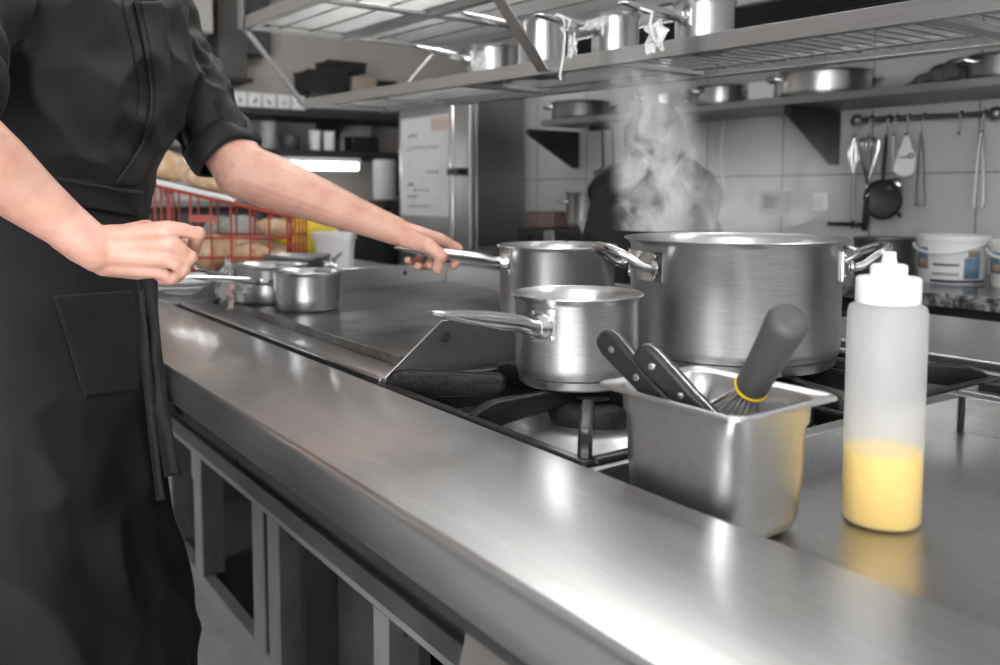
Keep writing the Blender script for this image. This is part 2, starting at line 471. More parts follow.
def added_window():  # added glowing window behind the camera, placed for the stockpot's highlight
    y = -2.6; x0, x1, z0, z1 = 0.35, 1.55, 0.30, 2.25
    f = MB(); f.box(x0-0.06, x0, y+0.001, y+0.05, z0-0.06, z1+0.06); f.box(x1, x1+0.06, y+0.001, y+0.05, z0-0.06, z1+0.06); f.box(x0, x1, y+0.001, y+0.05, z0-0.06, z0); f.box(x0, x1, y+0.001, y+0.05, z1, z1+0.06)
    o = struct('added_window_1', f, 'white_paint', bevel=0.003)
    MB().box(x0+0.001, x1-0.001, y+0.010, y+0.020, z0+0.001, z1-0.001).build('pane', MATS['highlight_glow'], o)
added_window()

# ================================================================== COOKING ISLAND
HC, HR = 0.900, 0.860
# front worktop: a rail of stainless steel with a rounded front edge and a turned-down lip
def worktop():
    x0, x1 = -2.95, 0.75
    t = thing('worktop', 'long stainless steel worktop along the front of the cooking island', 'worktop', (-1.1, 0.377, 0.857))
    r = 0.007; prof = []
    for i in range(7):
        a = PI/2+PI/2*i/6; prof.append((0.288+r+r*math.cos(a), HC-r+r*math.sin(a)))
    prof += [(0.288, 0.8575), (0.2895, 0.856), (0.300, 0.856), (0.300, 0.880), (0.462, 0.880)]
    prof += [(0.466, 0.884), (0.466, HC-0.003), (0.4645, HC-0.0008), (0.462, HC)]
    mb = MB(); mb.prism(prof, (x0, 0, 0), (0, 1, 0), (0, 0, 1), (1, 0, 0), x1-x0)
    mb.build('top_sheet', MATS['steel_top'], t, angle=50)
    MB().box(x0, x1, 0.302, 0.461, 0.835, 0.8795).build('under_frame', MATS['cabinet_dark'], t)
    return t
worktop()

# cabinet under the island
def cabinet():
    t = thing('base_cabinet', 'open stainless base cabinet with pale posts under the worktop', 'cabinet', (-1.3, 0.85, 0.0))
    y = 0.60; x0, x1 = -2.95, 0.75
    MB().box(x0, x1, y, y+0.03, 0.476, 0.500).build('rail', MATS['frame_white'], t, bevel=0.002)
    MB().box(x0, x1, y-0.012, y+0.02, 0.5005, 0.536).build('upper_rail', MATS['panel_grey'], t, bevel=0.002)
    MB().box(x0, x1, y, y+0.03, 0.112, 0.176).build('base_rail', MATS['frame_white'], t, bevel=0.002)
    def post(a, b, dep=0.10):
        p = MB(); p.box(a, b, y, y+0.003, 0.1765, 0.4755)
        po = p.build('post', MATS['frame_white'], t)
        MB().box(b-0.003, b, y+0.0032, y+dep, 0.1765, 0.4755).build('post_side_shaded', MATS['panel_grey'], po)  # side face in a darker colour than the front: its shade is painted
        for z in (0.22, 0.44): MB().lathe([(0, 0), (0.005, 0), (0.004, 0.002), (0, 0.003)], 10, (b+0.0005, y+dep*0.55, z), (1, 0, 0)).build('bolt', MATS['cabinet_dark'], po)
    for a, b in ((-2.47, -2.40), (-2.185, -2.125), (-1.755, -1.690), (-1.665, -1.607), (-1.195, -1.148), (-0.66, -0.60), (-0.1, -0.04)): post(a, b, 0.055)
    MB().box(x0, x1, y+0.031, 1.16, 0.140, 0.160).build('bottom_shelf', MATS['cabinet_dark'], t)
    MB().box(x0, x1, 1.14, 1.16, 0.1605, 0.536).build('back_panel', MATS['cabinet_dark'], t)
    MB().box(-1.55, -1.215, y+0.10, y+0.115, 0.1605, 0.476).build('inner_panel', MATS['panel_grey'], t)
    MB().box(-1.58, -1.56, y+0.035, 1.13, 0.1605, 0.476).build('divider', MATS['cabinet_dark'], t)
    for x in (-2.9, -1.95, -0.95, 0.6):
        for yy in (0.72, 1.10):
            MB().lathe([(0, 0.0), (0.03, 0.0), (0.03, 0.012), (0.02, 0.02), (0.02, 0.139), (0, 0.139)], 16, (x, yy, 0)).build('foot', MATS['steel_dull'], t)
    a = Q(468, 623, y=0.34); b = Q(454, 665, y=0.34); c = Q(545, 690, y=0.34)
    g = MB(); g.prism([(a.x, 0.833), (a.x, a.z), (b.x-0.01, b.z-0.05), (c.x, b.z-0.05), (c.x, 0.833)], (0, 0.34, 0), (1, 0, 0), (0, 0, 1), (0, 1, 0), 0.003)
    g.build('gusset', MATS['gusset_grey'], t)
cabinet()

# griddle ------------------------------------------------------------
def griddle():
    t = thing('griddle', 'wide flat steel griddle in the island behind the small saucepans', 'griddle', (-1.38, 0.80, 0.80))
    x0, x1 = -1.83, -0.945
    MB().box(x0+0.01, x1, 0.561, 1.130, 0.870, 0.905).build('hot_plate', MATS['steel_griddle'], t, bevel=0.002)
    l = MB(); l.prism([(0.486, 0.880), (0.486, 0.8965), (0.491, 0.8995), (0.5605, 0.8905), (0.5605, 0.878)], (x0, 0, 0), (0, 1, 0), (0, 0, 1), (1, 0, 0), x1-x0)
    l.build('front_ledge', MATS['steel_tray'], t, bevel=0.001)
    MB().box(x0, x1, 0.468, 1.16, 0.835, 0.869).build('pan', MATS['black_gap'], t)
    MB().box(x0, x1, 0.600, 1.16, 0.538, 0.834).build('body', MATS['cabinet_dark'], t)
    MB().box(x0-0.012, x0, 0.60, 1.150, 0.870, 0.952).build('side_wall', MATS['steel_tray'], t, bevel=0.002)
    MB().box(x0+0.0005, x1, 1.1305, 1.150, 0.870, 0.952).build('back_wall', MATS['steel_tray'], t, bevel=0.002)
    def guard(x, th, apex):
        g = MB(); g.prism([(0.492, 0.878), (0.492, 0.899), (apex[0], apex[1]), (1.13, apex[1]), (1.13, 0.878)], (x, 0, 0), (0, 1, 0), (0, 0, 1), (1, 0, 0), th)
        go = g.build('splash_guard', MATS['steel_tray'], t, bevel=0.0008)
        return go
    g = guard(-0.9445, 0.003, (0.574, 0.963))
    h = Q(446, 337, x=-0.9410)
    MB().lathe([(0, 0), (0.0065, 0), (0.0065, 0.0012), (0, 0.0012)], 18, h, (1, 0, 0)).build('bolt_hole', MATS['deck_black'], g)
    g = MB(); g.prism([(0.492, 0.878), (0.492, 0.901), (0.565, 0.947), (0.598, 0.947), (0.598, 0.878)], (x0-0.012, 0, 0), (0, 1, 0), (0, 0, 1), (1, 0, 0), 0.003)
    g.build('splash_guard', MATS['steel_tray'], t, bevel=0.0008)
    s = MB()
    for px, py in ((415, 293.5), (360, 263)):
        p = Q(415, 228+45, x=x0+0.0005)
    s.lathe([(0, 0), (0.006, 0), (0.005, 0.003), (0, 0.004)], 12, Q(405, 273, x=x0+0.0002), (1, 0, 0))
    s.build('bolt', MATS['deck_black'], t)
griddle()

# gas range ---------------------------------------------------------
RX0, RX1 = -0.9405, -0.500
def gas_range():
    t = thing('gas_range', 'open gas burner section of the island under the steaming stockpot', 'stove', (-0.72, 0.81, 0.62))
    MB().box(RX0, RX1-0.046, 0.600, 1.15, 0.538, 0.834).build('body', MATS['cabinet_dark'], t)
    d = MB(); d.box(RX0, RX1-0.04, 0.468, 0.62, 0.835, 0.845); d.box(RX0, RX1, 0.62, 1.15, 0.835, 0.845)
    d.build('drip_tray', MATS['burner_steel'], t)
    MB().box(RX0, -0.545, 0.4675, 0.4715, 0.846, 0.885).build('front_trim', MATS['steel_dull'], t)
    MB().box(RX0, RX1, 1.135, 1.15, 0.846, 0.898).build('back_trim', MATS['steel_tray'], t, bevel=0.002)
    for (cx, cy) in ((-0.735, 0.652), (-0.735, 0.945)):
        b = MB()
        b.lathe([(0.145, 0.846), (0.143, 0.852), (0.118, 0.858), (0.104, 0.870), (0.090, 0.874), (0.066, 0.873), (0.062, 0.866), (0.0, 0.866), (0, 0.846)], 48, (cx, cy, 0))
        bo = b.build('burner_base', MATS['burner_steel'], t)
        r = MB(); r.lathe([(0.0, 0.8665), (0.050, 0.8665), (0.052, 0.872), (0.054, 0.880), (0.0535, 0.889), (0.049, 0.893), (0.036, 0.894), (0.030, 0.890), (0, 0.890)], 40, (cx, cy, 0))
        ro = r.build('burner_ring', MATS['burner_iron'], t)
        h = MB()
        for k in range(36):
            a = 2*PI*k/36; h.lathe([(0, 0), (0.0016, 0), (0.0016, 0.0012), (0, 0.0012)], 6, (cx+0.0535*math.cos(a), cy+0.0535*math.sin(a), 0.884), (math.cos(a), math.sin(a), 0))
        h.build('flame_port', MATS['black_gap'], ro)
        MB().lathe([(0, 0.8942), (0.030, 0.8942), (0.033, 0.897), (0.030, 0.900), (0, 0.9005)], 30, (cx, cy, 0)).build('burner_cap', MATS['burner_iron'], ro)
gas_range()

def grate(name, label, x0, x1, y0, y1, cx, cy, group='pan supports of the gas range', top=0.910, tall=0.917):
    t = thing(name, label, 'pan support', ((x0+x1)/2, (y0+y1)/2, 0.846), group)
    zb, zt = 0.876, 0.897; w = 0.015
    f = MB()
    f.box(x0, x1, y0, y0+w, zb, zt); f.box(x0, x1, y1-w, y1, zb, zt)
    f.box(x0, x0+w, y0+w, y1-w, zb, zt); f.box(x1-w, x1, y0+w, y1-w, zb, zt)
    f.build('frame', MATS['cast_iron'], t, bevel=0.004, seg=3)
    def fin(a, b, name='prong', th=0.012, top=top, quick=1.0):
        a = Vector((a[0], a[1], 0)); b = Vector((b[0], b[1], 0)); d = (b-a); L = d.length; d.normalize(); n = Vector((-d.y, d.x, 0))
        prof = [(0, 0.878), (0, 0.897), (0.012*quick, top-0.006), (0.026*quick, top-0.0012), (0.040*quick, top), (L-0.010, top), (L-0.003, top-0.003), (L, top-0.010), (L-0.004, top-0.020), (L-0.02, 0.890), (0.045, 0.882), (0.02, 0.877)]
        m = MB(); m.prism(prof, a-n*(th/2), d, UP, n, th); m.build(name, MATS['cast_iron'], t, bevel=0.003, seg=2)
    r = 0.030; rd = 0.072 if tall > top+0.001 else 0.055
    mx, my = cx, cy
    fin((x0+0.007, my), (cx-r, cy)); fin((x1-0.007, my), (cx+r, cy))
    fin((mx, y0+0.007), (cx, cy-r)); fin((mx, y1-0.007), (cx, cy+r))
    for sx, sy in ((-1, -1), (1, -1), (-1, 1), (1, 1)):
        ex = x0 if sx < 0 else x1; ey = y0 if sy < 0 else y1
        fin((ex-sx*0.010, ey-sy*0.010), (cx+sx*rd, cy+sy*rd), th=0.0125, top=tall, quick=0.8)
    for ex in (x0+0.012, x1-0.012):
        for ey in (y0+0.012, y1-0.012):
            MB().lathe([(0, 0.8455), (0.006, 0.8455), (0.007, 0.8775), (0, 0.8775)], 10, (ex, ey, 0)).build('foot', MATS['cast_iron'], t)
    return t
grate('pan_support', 'black cast iron pan support under the front saucepan', -0.934, -0.548, 0.474, 0.800, -0.735, 0.652)
grate('pan_support', 'black cast iron pan support under the big steaming stockpot', -0.934, -0.510, 0.806, 1.130, -0.735, 0.945, tall=0.910)

# recessed worktop on the right
def recess():
    t = thing('recessed_worktop', 'sunken stainless work surface under the squeeze bottle', 'worktop', (0.1, 0.72, 0.83))
    x0, x1, y1 = -0.482, 0.75, 0.974
    f = MB(); f.prism([(x0, 0.601), (-0.537, 0.601), (-0.537, 0.4665), (x1, 0.4665), (x1, y1), (x0, y1)], (0, 0, 0.845), (1, 0, 0), (0, 1, 0), (0, 0, 1), 0.015)
    f.build('tray_floor', MATS['steel_tray'], t)
    w = MB(); w.box(x0-0.018, x0, 0.612, y1-0.003, 0.8455, HC); w.box(-0.545, -0.5375, 0.4725, 0.601, 0.8455, 0.893)
    w.box(-0.545, x0, 0.6012, 0.612, 0.8455, 0.895)
    w.build('side_wall', MATS['steel_tray'], t, bevel=0.0012)
    MB().box(x0-0.018, x1, y1+0.0005, y1+0.020, 0.8455, HC).build('back_wall', MATS['steel_tray'], t, bevel=0.0012)
    MB().box(x0-0.003, x0+0.003, y1-0.0025, y1+0.0004, 0.8605, HC-0.002).build('corner_seam', MATS['black_gap'], t)
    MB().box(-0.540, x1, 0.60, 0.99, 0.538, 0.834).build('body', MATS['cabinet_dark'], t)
recess()

# open grill behind it with two cast grids, and the steel top beyond
def grill():
    t = thing('grill', 'stainless grill trough with steel rim behind the sunken work surface', 'grill', (0.1, 1.09, 0.80))
    x0, x1, y0, y1 = -0.498, 0.75, 0.996, 1.205
    MB().box(x0, x1, y0, y1, 0.835, 0.845).build('trough', MATS['deck_black'], t)
    r = MB(); r.box(x0, x1, y0, y0+0.016, 0.8455, 0.901); r.box(x0, x1, y1-0.012, y1, 0.8455, 0.901); r.box(x0, x0+0.012, y0+0.0165, y1-0.0125, 0.8455, 0.901)
    r.build('rim', MATS['steel_tray'], t, bevel=0.002)
    for k, (a, b, lab) in enumerate(((-0.484, -0.255, 'black cast iron grill grid nearest the squeeze bottle'), (-0.250, 0.03, 'black cast iron grill grid at the right edge of the photo'))):
        g = thing('grill_grid', lab, 'grill grid', ((a+b)/2, 1.10, 0.8455), 'cast iron grill grids')
        f = MB(); ya, yb = y0+0.018, y1-0.014
        f.box(a, b, ya, ya+0.010, 0.886, 0.910); f.box(a, b, yb-0.010, yb, 0.886, 0.910); f.box(a, a+0.009, ya+0.01, yb-0.01, 0.886, 0.910); f.box(b-0.009, b, ya+0.01, yb-0.01, 0.886, 0.910)
        f.build('frame', MATS['cast_iron'], g, bevel=0.002)
        n = 6
        for i in range(n):
            yy = ya+0.010+(yb-ya-0.020)*(i+0.5)/n
            MB().box(a+0.0095, b-0.0095, yy-0.0045, yy+0.0045, 0.888, 0.909).build('bar', MATS['cast_iron'], g, bevel=0.002)
        for ex in (a+0.006, b-0.006):
            for ey in (ya+0.006, yb-0.006): MB().box(ex-0.004, ex+0.004, ey-0.004, ey+0.004, 0.8455, 0.8858).build('foot', MATS['cast_iron'], g)
    s = thing('rear_worktop', 'smudged stainless top behind the grill grids', 'worktop', (0.0, 1.40, 0.80))
    MB().box(-0.93, 0.75, 1.21, 1.60, 0.872, 0.898).build('top_sheet', MATS['steel_tray'], s, bevel=0.003)
    MB().box(-0.92, 0.75, 1.22, 1.58, 0.10, 0.871).build('body', MATS['steel_dull'], s)
    for x in (-0.85, 0.65):
        for yy in (1.27, 1.53): MB().lathe([(0, 0), (0.02, 0), (0.02, 0.0995), (0, 0.0995)], 12, (x, yy, 0)).build('foot', MATS['steel_dull'], s)
grill()
# island surface left of the griddle
def left_top():
    t = thing('side_worktop', 'dull steel worktop beyond the griddle carrying the bread basket', 'worktop', (-2.4, 0.85, 0.80))
    MB().box(-2.95, -1.846, 0.468, 1.30, 0.872, 0.899).build('top_sheet', MATS['steel_tray'], t, bevel=0.003)
    MB().box(-2.94, -1.85, 0.60, 1.29, 0.538, 0.871).build('body', MATS['cabinet_dark'], t)
left_top()
# ================================================================== POTS, PANS AND TOOLS ON THE ISLAND
def pot_profile(r, zb, zr, flare=0.005, base=0.012, wall=0.0016, inset=0.004):
    return [(0, zb), (r-0.008, zb), (r-inset, zb+0.003), (r-inset+0.001, zb+base), (r-0.001, zb+base+0.004), (r, zb+base+0.012), (r, zr-0.008), (r+flare*0.5, zr-0.003), (r+flare, zr-0.0006),
            (r+flare*0.9, zr+0.0008), (r+flare*0.4, zr-0.0006), (r-wall, zr-0.008), (r-wall, zb+base+0.006), (r-wall-0.008, zb+base), (0, zb+base-0.002)]
def hdir(s):
    return (-FH*math.sqrt(max(0, 1-s*s))+RH*s).normalized()
def rivet_plate(t, c, r, d, z, w, h, m='steel_handle', nm='handle_plate'):
    a0 = math.atan2(d.y, d.x); g = MB(); nu, nv = 10, 4; vs = []
    for side in (0.0004, 0.0030):
        for j in range(nv+1):
            for i in range(nu+1):
                a = a0+(i/nu-0.5)*w/r
                vs.append((c[0]+(r+side)*math.cos(a), c[1]+(r+side)*math.sin(a), z+(j/nv-0.5)*h))
    k = (nu+1)*(nv+1); fs = []
    for j in range(nv):
        for i in range(nu):
            q = (j*(nu+1)+i, j*(nu+1)+i+1, (j+1)*(nu+1)+i+1, (j+1)*(nu+1)+i)
            fs.append(tuple(reversed(q))); fs.append(tuple(x+k for x in q))
    edge = [i for i in range(nu+1)]+[j*(nu+1)+nu for j in range(1, nv+1)]+[nv*(nu+1)+i for i in range(nu-1, -1, -1)]+[j*(nu+1) for j in range(nv-1, 0, -1)]
    for i in range(len(edge)):
        a, b = edge[i], edge[(i+1) % len(edge)]; fs.append((a, b, b+k, a+k))
    g.add(vs, fs); p = g.build(nm, MATS[m], t)
    for i in (-1, 1):
        for j in (-1, 1):
            a = a0+i*0.36*w/r; n = Vector((math.cos(a), math.sin(a), 0))
            v = MB(); v.lathe([(0, 0.0028), (0.0032, 0.0028), (0.0028, 0.0042), (0, 0.0048)], 10, Vector((c[0], c[1], z+j*0.34*h))+n*r, n)
            v.build('rivet', MATS['steel_bright'], p)
    return p
def long_handle(t, A, T, r0=0.0085, r1=0.008, m='steel_handle', d=None, arch=0.0):
    A = Vector(A); T = Vector(T); L = (T-A).length; ax = (T-A).normalized()
    d = d or ax
    pts = []; rs = []; fl = []
    side = ax.cross(UP).normalized()
    for i in range(15):
        u = i/14; p = A.lerp(T, u)+UP*(arch*math.sin(PI*u))
        if u < 0.15: p = A+(d*L*u)*0.7+(T-A)*u*0.3
        pts.append(p); k = max(0, (u-0.55)/0.45)
        rs.append(r0+(r1-r0)*u+0.0016*math.sin(PI*min(1, u*1.6))*0.6+k*0.0015); fl.append(1-0.72*k**1.2)
    pts.append(T+ax*0.004); rs.append(rs[-1]*0.55); fl.append(fl[-1])
    h = MB().tube(pts, rs, 14, flat=fl, ref=side).build('handle', MATS[m], t)
    up = side.cross(ax).normalized()
    if up.z < 0: up = -up
    e = T-ax*0.014
    MB().lathe([(0, -rs[-2]*fl[-2]-0.0006), (0.0036, -rs[-2]*fl[-2]-0.0006), (0.0036, rs[-2]*fl[-2]+0.0006), (0, rs[-2]*fl[-2]+0.0006)], 14, e, up).build('hang_hole', MATS['black_gap'], h)
    MB().lathe([(r0*0.95, -0.001), (r0*1.7, 0.001), (r0*1.55, 0.005), (r0*1.15, 0.009), (r0*1.02, 0.012), (r0*0.8, 0.012)], 20, A, d).build('collar', MATS['steel_bright'], h)
    return h
def saucepan(name, label, cx, cy, zb, zr, r, s, zh, tip, m='steel_pot', group=None, hr=0.0085, plate=(0.036, 0.040), cat='saucepan', arch=0.0, base=0.012):
    t = thing(name, label, cat, (cx, cy, zb), group)
    body = MB().lathe(pot_profile(r, zb, zr, base=base), 72, (cx, cy, 0)).build('body', MATS[m], t, angle=50)
    d = hdir(s) if not isinstance(s, Vector) else s.normalized()
    rivet_plate(t, (cx, cy), r, d, zh, plate[0], plate[1])
    A = Vector((cx, cy, zh))+d*(r+0.002)
    long_handle(t, A, tip, hr, hr*0.95, d=d, arch=arch)
    return t
def ring_line(t, c, r, z, parent=None):
    pts = [(c[0]+r*math.cos(2*PI*i/72), c[1]+r*math.sin(2*PI*i/72), z) for i in range(72)]
    return MB().tube(pts, 0.0012, 6, closed=True).build('base_seam', MATS['deck_black'], t)

# front saucepan on the near burner
PF = (-0.7535, 0.641)
t = saucepan('saucepan', 'steel saucepan on the front burner with its handle pointing left', PF[0], PF[1], 0.9105, 1.012, 0.0705, -0.60, 0.983, P(433, 313, 0.82), 'steel_pot_worn', hr=0.0088, plate=(0.034, 0.037))
ring_line(t, PF, 0.0674, 0.9225)
# held saucepan on the griddle
PB = (-1.184, 0.960)
saucepan('saucepan', 'deep steel saucepan on the griddle whose handle the cook grips', PB[0], PB[1], 0.9055, 1.0345, 0.1005, -0.90, 1.0075, P(397, 248, 1.40), 'steel_pot', hr=0.0102, plate=(0.034, 0.040))
# small saucepan at the griddle edge
PS = (-1.550, 0.648)
saucepan('saucepan', 'small steel saucepan at the griddle edge, handle under the fist', PS[0], PS[1], 0.9055, 0.978, 0.0615, -0.97, 0.958, P(172, 276, 1.50), 'steel_pot', hr=0.0058, plate=(0.020, 0.030))
PT = (-1.712, 0.632)
t2 = saucepan('saucepan', 'wide steel saucepan wrapped in clear film behind the small saucepan', PT[0], PT[1], 0.9055, 0.980, 0.0735, -0.97, 0.955, P(196, 269, 1.66), 'steel_pot', hr=0.006, plate=(0.022, 0.030))
def crumple(parent, c, size, seed, m='plastic_film', name='film_wrap', n=14, stretch=(1, 1, 1)):
    rr = random.Random(seed); g = MB(); vs = []; fs = []
    for j in range(n+1):
        for i in range(n+1):
            u = i/n-0.5; v = j/n-0.5
            q = Vector((u*2.0, v*2.0, 0)); s = 2.3
            dx = mnoise.noise(Vector((q.x*s+seed, q.y*s, 1.7))); dy = mnoise.noise(Vector((q.x*s, q.y*s+seed, 7.1))); dz = mnoise.noise(Vector((q.x*s*1.3, q.y*s*1.3, seed*1.3)))
            vs.append(Vector(c)+Vector(((u+dx*0.35)*size*stretch[0], (dz*0.8+v*0.15)*size*stretch[1], (v+dy*0.35)*size*stretch[2])))
    for j in range(n):
        for i in range(n): fs.append((j*(n+1)+i, j*(n+1)+i+1, (j+1)*(n+1)+i+1, (j+1)*(n+1)+i))
    g.add(vs, fs)
    return g.build(name, MATS[m], parent, solid=0.0006, subsurf=1)
crumple(t2, P(226, 283, 1.72)+UP*0.008, 0.075, 3, stretch=(0.6, 0.6, 1.0))
crumple(t2, P(244, 285, 1.70), 0.06, 5, stretch=(1.0, 0.5, 0.6))
pts = [P(233, 279, 1.66), P(232, 288, 1.655), P(229, 297, 1.65), P(231, 305, 1.65), P(228, 309, 1.65)]
crumple(t2, P(230, 298, 1.655)+UP*0.004, 0.036, 9, 'pink_cloth', 'torn_paper', stretch=(0.5, 0.5, 1.3))
t3 = thing('saucepan', 'dark low saucepan standing beyond the griddle wall', 'saucepan', (-2.03, 0.82, 0.8995))
MB().lathe(pot_profile(0.080, 0.8995, 0.972), 64, (-2.03, 0.82, 0)).build('body', MATS['steel_dull'], t3, angle=50)
rivet_plate(t3, (-2.03, 0.82), 0.080, hdir(0.95), 0.950, 0.03, 0.03)
long_handle(t3, Vector((-2.03, 0.82, 0.950))+hdir(0.95)*0.082, Vector((-2.03, 0.82, 0.962))+(hdir(0.95)*0.3+FH*0.8).normalized()*0.2, 0.006, 0.006, d=hdir(0.95))

# big stockpot
def stockpot():
    c = (-0.742, 0.897); zb, zr, r = 0.9105, 1.0683, 0.1325
    t = thing('stockpot', 'big wide steaming steel stockpot with two loop handles', 'pot', (c[0], c[1], zb))
    tilt = 0.0
    MB().lathe(pot_profile(r, zb, zr, flare=0.009, base=0.013, inset=0.005), 96, (c[0], c[1], 0)).build('body', MATS['steel_pot_worn'], t, angle=50)
    ring_line(t, c, r-0.0035, zb+0.0135)
    for s, sg in ((-0.965, 1), (0.985, 1)):
        d = hdir(s); z = 1.036
        side = UP.cross(d).normalized()
        rivet_plate(t, c, r, d, z, 0.100, 0.036, nm='handle_plate')
        base = Vector((c[0], c[1], z))
        pts = []
        a0 = base+d*(r*0.94+0.003)
        for (o, w, h) in ((0.004, -0.046, 0.0), (0.014, -0.046, 0.000), (0.024, -0.045, 0.003), (0.037, -0.041, 0.0125), (0.049, -0.033, 0.019), (0.056, -0.020, 0.023), (0.058, 0, 0.024),
                          (0.056, 0.020, 0.023), (0.049, 0.033, 0.019), (0.037, 0.041, 0.0125), (0.024, 0.045, 0.003), (0.014, 0.046, 0), (0.004, 0.046, 0)):
            pts.append(a0+d*o+side*w+UP*h)
        sm = []
        for i in range(len(pts)-1):
            for k in range(3): 
                u = k/3; p0 = pts[max(0, i-1)]; p1 = pts[i]; p2 = pts[i+1]; p3 = pts[min(len(pts)-1, i+2)]
                sm.append(0.5*((2*p1)+(p2-p0)*u+(2*p0-5*p1+4*p2-p3)*u*u+(3*p1-p0-3*p2+p3)*u**3))
        sm.append(pts[-1])
        h = MB().tube(sm, 0.0056, 12).build('handle', MATS['steel_handle'], t)
        for w in (-0.046, 0.046):
            MB().lathe([(0.0056, 0.002), (0.0090, 0.003), (0.0090, 0.006), (0.0058, 0.009)], 16, a0+side*w+d*0.003, d).build('collar', MATS['steel_handle'], h)
    return t
stockpot()

# gastronorm container with knives and a whisk -------------------------
def rrect(x0, x1, y0, y1, r, n=6):
    pts = []
    for (cx, cy, a0) in ((x1-r, y0+r, -PI/2), (x1-r, y1-r, 0), (x0+r, y1-r, PI/2), (x0+r, y0+r, PI)):
        for i in range(n+1):
            a = a0+PI/2*i/n; pts.append((cx+r*math.cos(a), cy+r*math.sin(a)))
    return pts
def container():
    x0, x1, y0, y1, zt, zb = -0.5355, -0.3870, 0.4745, 0.6000, 0.970, 0.8605
    t = thing('food_container', 'deep square steel food container holding knives and a whisk', 'container', ((x0+x1)/2, (y0+y1)/2, zb))
    def ring(ins, z, r): return [Vector((a, b, z)) for a, b in rrect(x0+ins, x1-ins, y0+ins, y1-ins, r)]
    rings = []
    W = 0.0011
    spec = [(0.004, zt-0.0050, 0.010), (0.000, zt-0.0035, 0.011), (0.0002, zt-0.0012, 0.011), (0.0018, zt, 0.010), (0.0040, zt-0.0010, 0.010), (0.0058, zt-0.0022, 0.012), (0.0090, zt-0.0024, 0.018), (0.0108, zt-0.0040, 0.020),
            (0.0122, zt-0.020, 0.021), (0.0138, zt-0.024, 0.022), (0.0145, zt-0.060, 0.023), (0.0160, zb+0.016, 0.026), (0.0188, zb+0.006, 0.026), (0.0250, zb+0.0013, 0.024)]
    inner = [ring(*s) for s in spec]
    ospec = [(s[0]-W if i > 7 else s[0]+0.0, s[1]-(W if i > 0 else 0.001), s[2]+0.0) for i, s in enumerate(spec)]
    outer = [ring(*s) for s in ospec[::-1]]
    # outer bottom first, up to the rim, then inside down to the floor
    outer[0] = ring(0.0250, zb, 0.024)
    outer[-1] = ring(0.0045, zt-0.0056, 0.010); outer[-2] = ring(0.0052, zt-0.0048, 0.010)
    outer[-3] = ring(0.0056, zt-0.0040, 0.010); outer[-4] = ring(0.0058, zt-0.0036, 0.011)
    MB().loft(outer+inner).build('body', MATS['steel_container'], t, angle=60)
    return t
container()
def knife(label, butt, low, length):
    butt = Vector(butt); low = Vector(low); ax = (low-butt).normalized()
    t = thing('knife', label, 'knife', butt, 'knives in the container')
    sd = ax.cross(-FH).normalized(); th = sd.cross(ax).normalized()     # sd: across the handle's width in view, th: its thickness
    wide = (sd*0.88-th*0.47).normalized(); thin = ax.cross(wide).normalized()
    hl = 0.105
    prof = [(0.000, 0.0050), (0.004, 0.0092), (0.012, 0.0110), (0.030, 0.0104), (0.055, 0.0094), (0.080, 0.0096), (0.100, 0.0104), (hl, 0.0102)]
    tang = MB(); tang.prism([(a, w) for a, w in prof]+[(a, -w) for a, w in prof[::-1]], butt-thin*0.0014, ax, wide, thin, 0.0028)
    tang.build('tang', MATS['steel_bright'], t, bevel=0.0003)
    for sg in (-1, 1):
        s = MB(); s.prism([(a, w-0.0004) for a, w in prof]+[(a, -w+0.0004) for a, w in prof[::-1]], butt+thin*(sg*0.0015), ax, wide, thin*sg, 0.0058)
        so = s.build('scale', MATS['black_plastic'], t, bevel=0.0030, seg=3)
        for a in (0.018, 0.050, 0.085):
            rv = MB(); rv.lathe([(0, 0.006), (0.0028, 0.006), (0.0028, 0.0076), (0.0022, 0.0078), (0, 0.0078)], 14, butt+ax*a, thin*sg)
            rv.build('rivet', MATS['steel_bright'], so)
    bl = MB(); e = hl+length
    bl.prism([(hl-0.002, 0.010), (hl+0.01, 0.011), (hl+length*0.7, 0.009), (e, -0.002), (hl+length*0.8, -0.0095), (hl, -0.0105)], butt-thin*0.0008, ax, wide, thin, 0.0016)
    bl.build('blade', MATS['steel_bright'], t)
    return t
knife('black riveted knife handle leaning out of the container, farther left', P(603, 334, 0.735), P(655, 392, 0.700), 0.045)
knife('black riveted knife handle leaning out of the container, nearer the whisk', P(640, 348, 0.700), P(690, 400, 0.680), 0.035)
